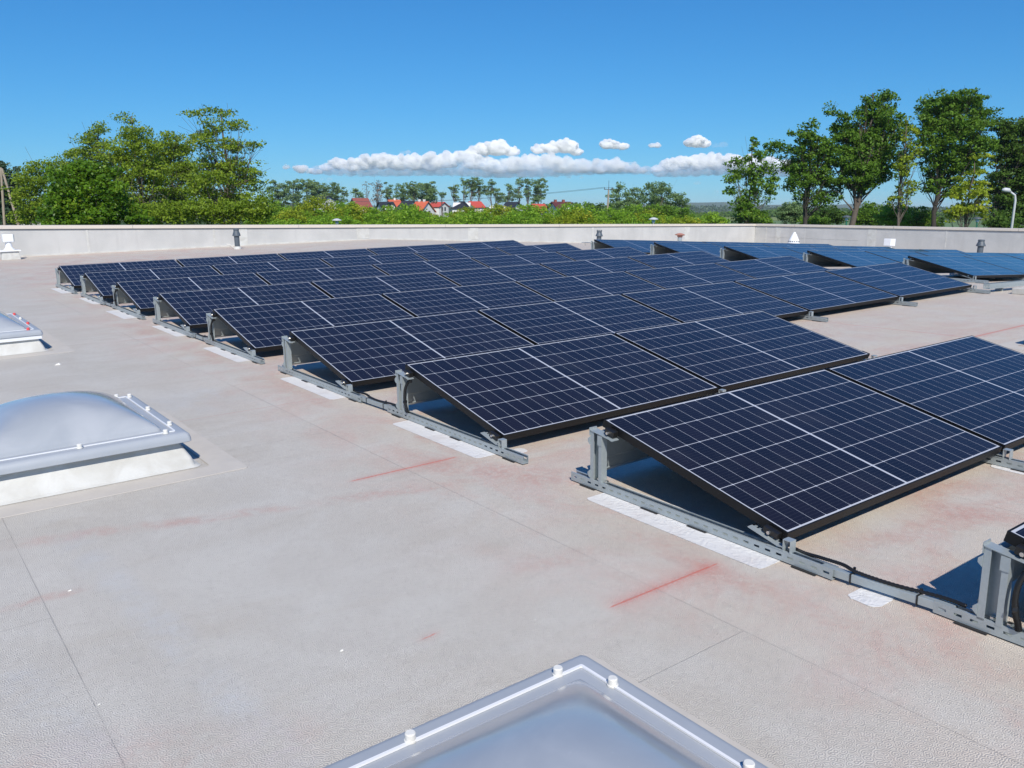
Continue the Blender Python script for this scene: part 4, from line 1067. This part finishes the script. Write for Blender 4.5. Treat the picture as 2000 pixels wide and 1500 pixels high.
# ------------------------------------------------------------------ houses
M['cream'] = plain('cream_render', (.62, .54, .38), .8); M['wh'] = plain('white_render', (.78, .77, .74), .75)
RC = {'redbrown': (.25, .075, .055), 'black': (.022, .024, .03), 'orange': (.52, .115, .05), 'red': (.48, .075, .05), 'grey': (.12, .13, .15), 'maroon': (.10, .028, .028)}
def roofm(k):
    key = 'tiles_' + k
    if key not in M:
        g = NG(key + '_roof'); v = g.coord(); x, y, z = g.xyz(v)
        w = g.m('FRACT', g.m('MULTIPLY', z, 3.2)); n = g.noise(v, .8, 4)
        c = g.mix(g.m('MULTIPLY', n, .35), RC[k], tuple(min(1, q*1.5) for q in RC[k])); c = g.mix(g.ss(w, .8, 1, 0, .35), c, tuple(q*.5 for q in RC[k]))
        g.P(col=c, rough=.6); M[key] = g.mat
    return M[key]
M['pane'] = plain('window_glass', (.02, .025, .03), .1)
def house(px0, px1, yr, ye, D, rc, wc, label, gable='side', ratio=.8, dormer=None, chim=(), wid=None, hip=False):
    """ridge runs across the view unless gable='front'; sides seen on the right when rotated a little"""
    u = PXM(D); Wd = (px1 - px0) * u; zr_ = CZ - (yr-410)*u; ze = CZ - (ye-410)*u
    x, y = farx((px0+px1)/2, D)
    rot = -YAW + {'side': rad(0), 'right': rad(26), 'left': rad(-26), 'front': rad(84)}[gable]
    r = empty('house', Matrix.Translation((x, y, GZ)) @ Matrix.Rotation(rot, 4, 'Z'), label, 'house', 'houses beyond the tree belt')
    dep = wid or 8.0
    if gable in ('right', 'left'): L = (Wd - dep*math.sin(rad(26))) / math.cos(rad(26)); L = max(L, 3.0)
    elif gable == 'front': L, dep = 9.0, Wd
    else: L = Wd
    hx, hy = L/2, dep/2; hr, he = zr_ - GZ, ze - GZ
    w = MB()
    w.add([(-hx, -hy, 0), (hx, -hy, 0), (hx, hy, 0), (-hx, hy, 0), (-hx, -hy, he), (hx, -hy, he), (hx, hy, he), (-hx, hy, he), (-hx, 0, hr-.15), (hx, 0, hr-.15)],
          [(0,1,5,4), (2,3,7,6), (1,2,6,9,5), (3,0,4,8,7), (4,5,9,8), (6,7,8,9)])
    w.obj('wall', M[wc], r)
    ov = .35; k = (hr-he)/hy; q = MB(); t = .18; in_ = hy*.8 if hip else 0
    a = [(-hx-ov, -hy-ov, he-k*ov), (hx+ov, -hy-ov, he-k*ov), (hx+ov-in_, 0, hr), (-hx-ov+in_, 0, hr), (-hx-ov, hy+ov, he-k*ov), (hx+ov, hy+ov, he-k*ov)]
    q.add(a + [(p[0], p[1], p[2]+t) for p in a], [(6,7,8,9), (9,8,11,10), (0,3,2,1), (3,4,5,2), (0,1,7,6), (4,10,11,5), (1,2,8,7), (2,5,11,8), (0,6,9,3), (3,9,10,4)])
    if hip: q.add([a[0], a[3], a[4], a[1], a[2], a[5]], []) ; q.f += [(len(q.v)-6, len(q.v)-5, len(q.v)-4), (len(q.v)-3, len(q.v)-1, len(q.v)-2)]; q.mi += [0, 0]
    ro = q.obj('roof', roofm(rc), r)
    for c in chim:
        MB().box(c*hx-.25, c*hx+.25, -.25, .25, hr-.4, hr+.6).obj('chimney', M['wh'] if rc != 'maroon' else roofm('redbrown'), ro)
    for s in (-1, 1):
        for yy in (-hy*.35, hy*.25):
            f = MB(); f.box(s*hx-.03 if s > 0 else -hx-.03, s*hx+.03 if s > 0 else -hx+.03, yy-.45, yy+.45, he*.78, he*.78+1.2); f.obj('window', M['pane'], r)
    for xx in (-.6, 0, .6):
        f = MB(); f.box(xx*hx-.5, xx*hx+.5, -hy-.03, -hy+.03, he*.35, he*.35+1.2); f.obj('window', M['pane'], r)
    if dormer is not None:
        for dx in dormer:
            d = MB(); X = dx*hx; wd = 1.3; z0 = he + (hr-he)*.12; z1 = he + (hr-he)*.62; zt = he + (hr-he)*.86; yf = -hy*.92
            d.add([(X-wd, yf, z0), (X+wd, yf, z0), (X+wd, yf, z1), (X, yf, zt), (X-wd, yf, z1), (X-wd, 0, z0), (X+wd, 0, z0), (X+wd, 0, z1), (X, 0, zt), (X-wd, 0, z1)], [(0,1,2,3,4), (1,6,7,2), (5,0,4,9)])
            dm = d.obj('dormer', M['wh'], r)
            d = MB(); o_ = .25
            d.add([(X-wd-o_, yf-o_, z1-.12), (X, yf-o_, zt+.12), (X+wd+o_, yf-o_, z1-.12), (X-wd-o_, 0, z1-.12), (X, 0, zt+.12), (X+wd+o_, 0, z1-.12)], [(0,1,4,3), (1,2,5,4)]); d.obj('dormer_roof', roofm(rc), dm)
            d = MB(); d.box(X-.45, X+.45, yf-.06, yf-.01, z0+.3, z0+1.5); d.obj('dormer_window', M['pane'], dm)
house(618, 652, 385, 393, 250, 'black', 'wh', 'dark-roofed house with a white verge behind the left tree belt', 'left', wid=6)
house(680, 728, 389, 405, 235, 'redbrown', 'cream', 'house with red brown roof and cream right gable', 'right', wid=7.5)
house(752, 788, 392, 406, 250, 'orange', 'wh', 'house with orange red roof behind the black-roofed white house', 'right', chim=(.1,), wid=7)
house(732, 776, 396, 412, 205, 'black', 'wh', 'white house with black roof and dormer', 'right', dormer=(-.15,), wid=7)
house(784, 811, 394, 409, 240, 'black', 'wh', 'house with white left gable and black roof', 'left', wid=7)
house(838, 875, 396, 404, 285, 'red', 'wh', 'low red-roofed house behind the orange one with two chimneys', 'left', chim=(-.5,), wid=6)
house(806, 844, 395, 413, 215, 'orange', 'wh', 'house with bright orange roof and two chimneys', 'left', chim=(-.5, .4), wid=6.5)
house(886, 919, 395, 407, 225, 'black', 'wh', 'house with black hipped roof left of the red one', 'side', hip=True, wid=8)
house(915, 940, 395, 405, 240, 'red', 'wh', 'small house with bright red roof beside the black hipped one', 'right', wid=6)
house(956, 986, 401, 411, 215, 'grey', 'wh', 'house with grey hipped roof', 'side', hip=True, wid=7)
house(980, 1021, 396, 409, 235, 'black', 'wh', 'house with white gables and dark roof right of the grey one', 'left', wid=7)
house(1036, 1066, 400, 414, 215, 'red', 'wh', 'house with bright red roof left of the maroon one', 'right', wid=6)
house(1064, 1128, 396, 417, 190, 'maroon', 'wh', 'large house with maroon roof, dormer and white right gable', 'right', dormer=(.2,), chim=(-.7, .25), wid=8)
# pale low building at the left
x, y = farx(62, 80); u = PXM(80)
t = empty('low_building', Matrix.Translation((x, y, GZ)) @ Matrix.Rotation(-YAW, 4, 'Z'), 'pale low building seen below the left trees above the parapet', 'building')
MB().box(-2.4, 2.2, 0, 5, 0, CZ-GZ-(431-410)*u).obj('wall', M['wh'], t)
MB().box(-2.6, 2.4, -.15, 5.15, CZ-GZ-(431-410)*u+.003, CZ-GZ-(431-410)*u+.12).obj('roof', M['coping'], t)

# ------------------------------------------------------------------ poles and lamps
M['wood'] = plain('weathered_wood', (.36, .30, .23), .85, nz=.3, scale=3)
M['steel'] = plain('painted_steel', (.55, .57, .58), .45); M['green'] = plain('green_lamp_post', (.02, .16, .10), .5)
def P3(px, py, D): return far(px, py, D)
def rel(t, p): return p - t.matrix_world.translation
x, y = farx(1184, 110)
t = empty('utility_pole', Matrix.Translation((x, y, GZ)), 'thin wooden utility pole with crossarm and spike near the centre', 'utility pole')
a = P3(1184, 470, 110); b = P3(1188, 372, 110)
MB().tube([rel(t, Vector((x, y, GZ))), rel(t, b)], [.15, .10], 8).obj('pole', M['wood'], t)
MB().tube([rel(t, b), rel(t, P3(1188, 354, 110))], [.035, .02], 6).obj('spike', M['grey'], t)
MB().tube([rel(t, P3(1179, 371, 110)), rel(t, P3(1197, 371, 110))], [.05, .05], 6).obj('crossarm', M['grey'], t)
for px in (1180, 1188, 1196): MB().tube([rel(t, P3(px, 371, 110)), rel(t, P3(px, 367, 110))], [.05, .04], 6).obj('insulator', M['grey'], t)
g = MB()
for k, (px, yy) in enumerate(((1180, 367), (1196, 367))):
    A, B = P3(px, yy, 110), P3(560 + k*20, 384, 230)
    pts = [A.lerp(B, s) + Vector((0, 0, -1.6*4*s*(1-s))) for s in np.linspace(0, 1, 14)]
    w = MB(); w.tube(pts, .016, 4); tag(w.obj('power_line', M['grey']), 'thin power line running left from the utility pole crossarm', 'power line', 'power lines')
x, y = farx(12, 50)
t = empty('pole_frame', Matrix.Translation((x, y, GZ)), 'A-shaped pair of wooden poles at the left edge', 'utility pole')
MB().tube([rel(t, Vector((*farx(-2, 50), GZ))), rel(t, P3(11, 330, 50))], [.085, .06], 8).obj('pole', M['wood'], t)
MB().tube([rel(t, Vector((*farx(58, 50), GZ))), rel(t, P3(13, 332, 50))], [.085, .06], 8).obj('pole', M['wood'], t)
MB().tube([rel(t, P3(-8, 372, 50)), rel(t, P3(30, 366, 50))], [.035, .035], 6).obj('crossarm', M['grey'], t)
MB().tube([rel(t, P3(4, 345, 50)), rel(t, P3(34, 346, 50))], [.03, .03], 6).obj('crossarm', M['grey'], t)
def lamp(px, ytop, D, label, post):
    x, y = farx(px, D); H = CZ - (ytop-410)*PXM(D) - GZ
    t = empty('park_lamp', Matrix.Translation((x, y, GZ)), label, 'lamp', 'low mushroom lamps beyond the parapet')
    MB().tube([(0, 0, 0), (0, 0, H-.32)], [.05, .045], 8).obj('post', M[post], t)
    MB().lathe([(.09, H-.32), (.11, H-.14), (.11, H-.12)]).obj('lens', M['strip'], t, smooth=True, auto=True)
    MB().lathe([(.29, H-.12), (.28, H-.09), (.10, H-.01), (.02, H)]).obj('hood', M['steel' if post == 'steel' else 'grey'], t, smooth=True, auto=True)
lamp(657, 426, 52, 'low grey mushroom lamp just above the parapet left of centre', 'steel')
lamp(1277, 424, 52, 'low grey mushroom lamp just above the parapet right of the utility pole', 'steel')
lamp(1655, 420, 55, 'low green-posted lamp beside the pale forked trunk', 'green')
lamp(1911, 423, 55, 'low green-posted lamp near the right edge', 'green')
x, y = farx(1976, 46)
t = empty('street_lamp', Matrix.Translation((x, y, GZ)), 'tall grey street lamp with bent arm at the right edge', 'street lamp')
MB().tube([(0, 0, 0), rel(t, P3(1981, 392, 46)), rel(t, P3(1979, 382, 46)), rel(t, P3(1970, 376, 46))], [.09, .06, .055, .045], 10).obj('post', M['steel'], t, smooth=True)
MB().tube([rel(t, P3(1970, 376, 46)), rel(t, P3(1966, 373, 46)), rel(t, P3(1958, 372, 46)), rel(t, P3(1953, 372, 46))], [.05, .12, .12, .05], 10).obj('lamp_head', M['steel'], t, smooth=True)

# ------------------------------------------------------------------ clouds
def mat_cloud(dens, col=(1, 1, 1), lo=.34, hi=.62):
    g = NG('cloud_vapour_%d' % int(dens*1e5)); g.n.remove(g.p)
    v = g.coord(); n = g.m('ADD', g.m('MULTIPLY', g.noise(v, 1/55., 5, .65, .8), .62), g.m('MULTIPLY', g.noise(v, 1/170., 3, .55), .38))
    x = g.n.new('ShaderNodeVolumePrincipled'); x.inputs['Color'].default_value = (*col, 1); x.inputs['Anisotropy'].default_value = -.05
    g.l.new(g.m('MULTIPLY', g.ss(n, lo, hi), dens), x.inputs['Density'])
    g.l.new(x.outputs[0], g.out.inputs['Volume']); g.mat.cycles.volume_step_rate = .12
    return g.mat
CD = 9000
import bmesh
def cloud(label, puffs, dens, seed, tex=1.0, base=None, col=(1, 1, 1)):
    """puffs: (px, py, r) in photo pixels; the base of a cumulus is flat"""
    rng = np.random.default_rng(seed); u = PXM(CD)
    c0 = far(puffs[0][0], puffs[0][1], CD)
    me = bpy.data.meshes.new('cloud'); bm = bmesh.new()
    def ball(px, py, r, dd, zb, sx=1.0, sq=.85):
        c = far(px, py, CD) - c0 + fwd * (dd * u)
        z0 = (far(px, zb, CD) - c0).z
        m = Matrix.Translation(c) @ Matrix.Rotation(-YAW, 4, 'Z') @ Matrix.Diagonal((r*u*sx, r*u, r*u*sq, 1))
        vs = bmesh.ops.create_icosphere(bm, subdivisions=3, radius=1, matrix=m)['verts']
        for v in vs:
            if v.co.z < z0: v.co.z = z0 + (v.co.z - z0) * .12
    for px, py, r in puffs:
        zb = base if base else py + r * .55
        ball(px, py, r, 0, zb, 1.45, .8)
        for _ in range(11):
            a = rng.uniform(0, math.pi); rr = r * rng.uniform(.20, .48)
            ball(px + math.cos(a) * r * rng.uniform(.7, 1.3), py - math.sin(a) * r * rng.uniform(.5, .76), rr, rng.uniform(-.95, .2) * r, zb)
    bm.to_mesh(me); bm.free()
    o = bpy.data.objects.new('cloud', me); link(o); o.location = c0
    r_ = o.modifiers.new('remesh', 'REMESH'); r_.mode = 'VOXEL'; r_.voxel_size = u * .8
    for sc_, st_ in ((9, 5.0), (3.5, 1.6)):
        t_ = bpy.data.textures.new('puff', 'CLOUDS'); t_.noise_scale = u * sc_; t_.noise_depth = 3
        d_ = o.modifiers.new('lumps', 'DISPLACE'); d_.texture = t_; d_.strength = u * st_ * tex; d_.mid_level = .5; d_.texture_coords = 'LOCAL'
    me.materials.append(mat_cloud(dens, col))
    tag(o, label, 'cloud', 'clouds low over the horizon')
cloud('domed white cloud above the long bank left of centre', [(925, 300, 10), (946, 296, 15), (972, 295, 17), (1000, 301, 11)], .12, 1, base=308)
cloud('white cloud with a grey veil right of the domed one', [(1052, 296, 11), (1078, 294, 13), (1106, 291, 16), (1124, 301, 9)], .12, 2, base=308)
cloud('small bright two-humped cloud above the utility pole', [(1184, 287, 11), (1198, 289, 9), (1214, 291, 8)], .14, 3, .8, base=297)
cloud('tiny oval cloud between the two small bright ones', [(1270, 289, 5), (1279, 289, 6)], .09, 4, .6, base=293)
cloud('smooth oval bright cloud at the right over the gap', [(1344, 284, 10), (1356, 283, 13), (1370, 286, 9)], .14, 5, .5, base=293)
cloud('faint thin wisp right of the smooth oval cloud', [(1392, 289, 6), (1407, 288, 7)], .004, 6, .7)
cloud('left small piece of the long cloud bank', [(564, 329, 5), (592, 333, 10), (610, 337, 7), (625, 339, 6)], .045, 7, base=342)
cloud('long cloud bank with bright humps left of centre', [(642, 329, 9), (664, 323, 13), (692, 327, 14), (720, 322, 16), (750, 320, 17), (780, 321, 18), (812, 321, 18), (845, 321, 19), (876, 317, 18), (902, 312, 16), (928, 320, 18), (955, 325, 16)], .055, 8, base=343)
cloud('long flat greyish cloud bank in the centre', [(975, 329, 17), (1005, 326, 19), (1038, 322, 19), (1070, 320, 18), (1100, 327, 18), (1135, 327, 17), (1170, 328, 17), (1200, 328, 16), (1228, 330, 13), (1252, 336, 8)], .032, 9, base=346)
cloud('flat cloud bank behind the trees at the right', [(1282, 332, 9), (1305, 326, 15), (1330, 322, 15), (1360, 321, 18), (1392, 320, 18), (1425, 322, 19), (1460, 324, 19), (1495, 326, 18), (1530, 328, 16)], .05, 10, base=345)
cloud('thin pale cloud streak under the central bank', [(1060, 348, 3), (1085, 347, 4), (1110, 348, 4), (1135, 349, 3)], .010, 11, .4, base=350)
cloud('small faint puff above the left part of the bank', [(790, 303, 4), (799, 302, 5)], .012, 12, .6)
cloud('small pale puff low above the distant trees at left', [(632, 352, 3), (646, 352, 4)], .010, 13, .5)
cloud('faint puff low over the gap at the right', [(1360, 359, 5), (1398, 376, 4)], .006, 14, .5)

cloud('lower layer of the long cloud bank with blue grey shade painted in', [(px, 336 + 2*math.sin(px*.02), 17 - 7*abs(px-945)/330) for px in range(622, 1275, 22)], .018, 21, .8, base=349, col=(.84, .91, 1))  # bluish vapour colour paints in the shaded underside of the bank
cloud('lower layer of the right cloud bank with blue grey shade painted in', [(px, 336 + 2*math.sin(px*.03), 14) for px in range(1290, 1560, 22)], .018, 22, .8, base=348, col=(.84, .91, 1))  # same blue tint stands in for the shade under this bank
# ------------------------------------------------------------------ the day's thin haze
HZ = 6600
h = MB().box(-HZ, HZ, -HZ, HZ, GZ - 1, 42).obj('haze', [])
hm = bpy.data.materials.new('haze_air'); hm.use_nodes = True; hn = hm.node_tree; hn.nodes.remove(hn.nodes['Principled BSDF'])
hv = hn.nodes.new('ShaderNodeVolumePrincipled'); hv.inputs['Color'].default_value = (.80, .90, 1, 1); hv.inputs['Density'].default_value = .00012; hv.inputs['Anisotropy'].default_value = 0.0
hn.links.new(hv.outputs[0], hn.nodes['Material Output'].inputs['Volume']); h.data.materials.append(hm)
tag(h, kind='stuff')
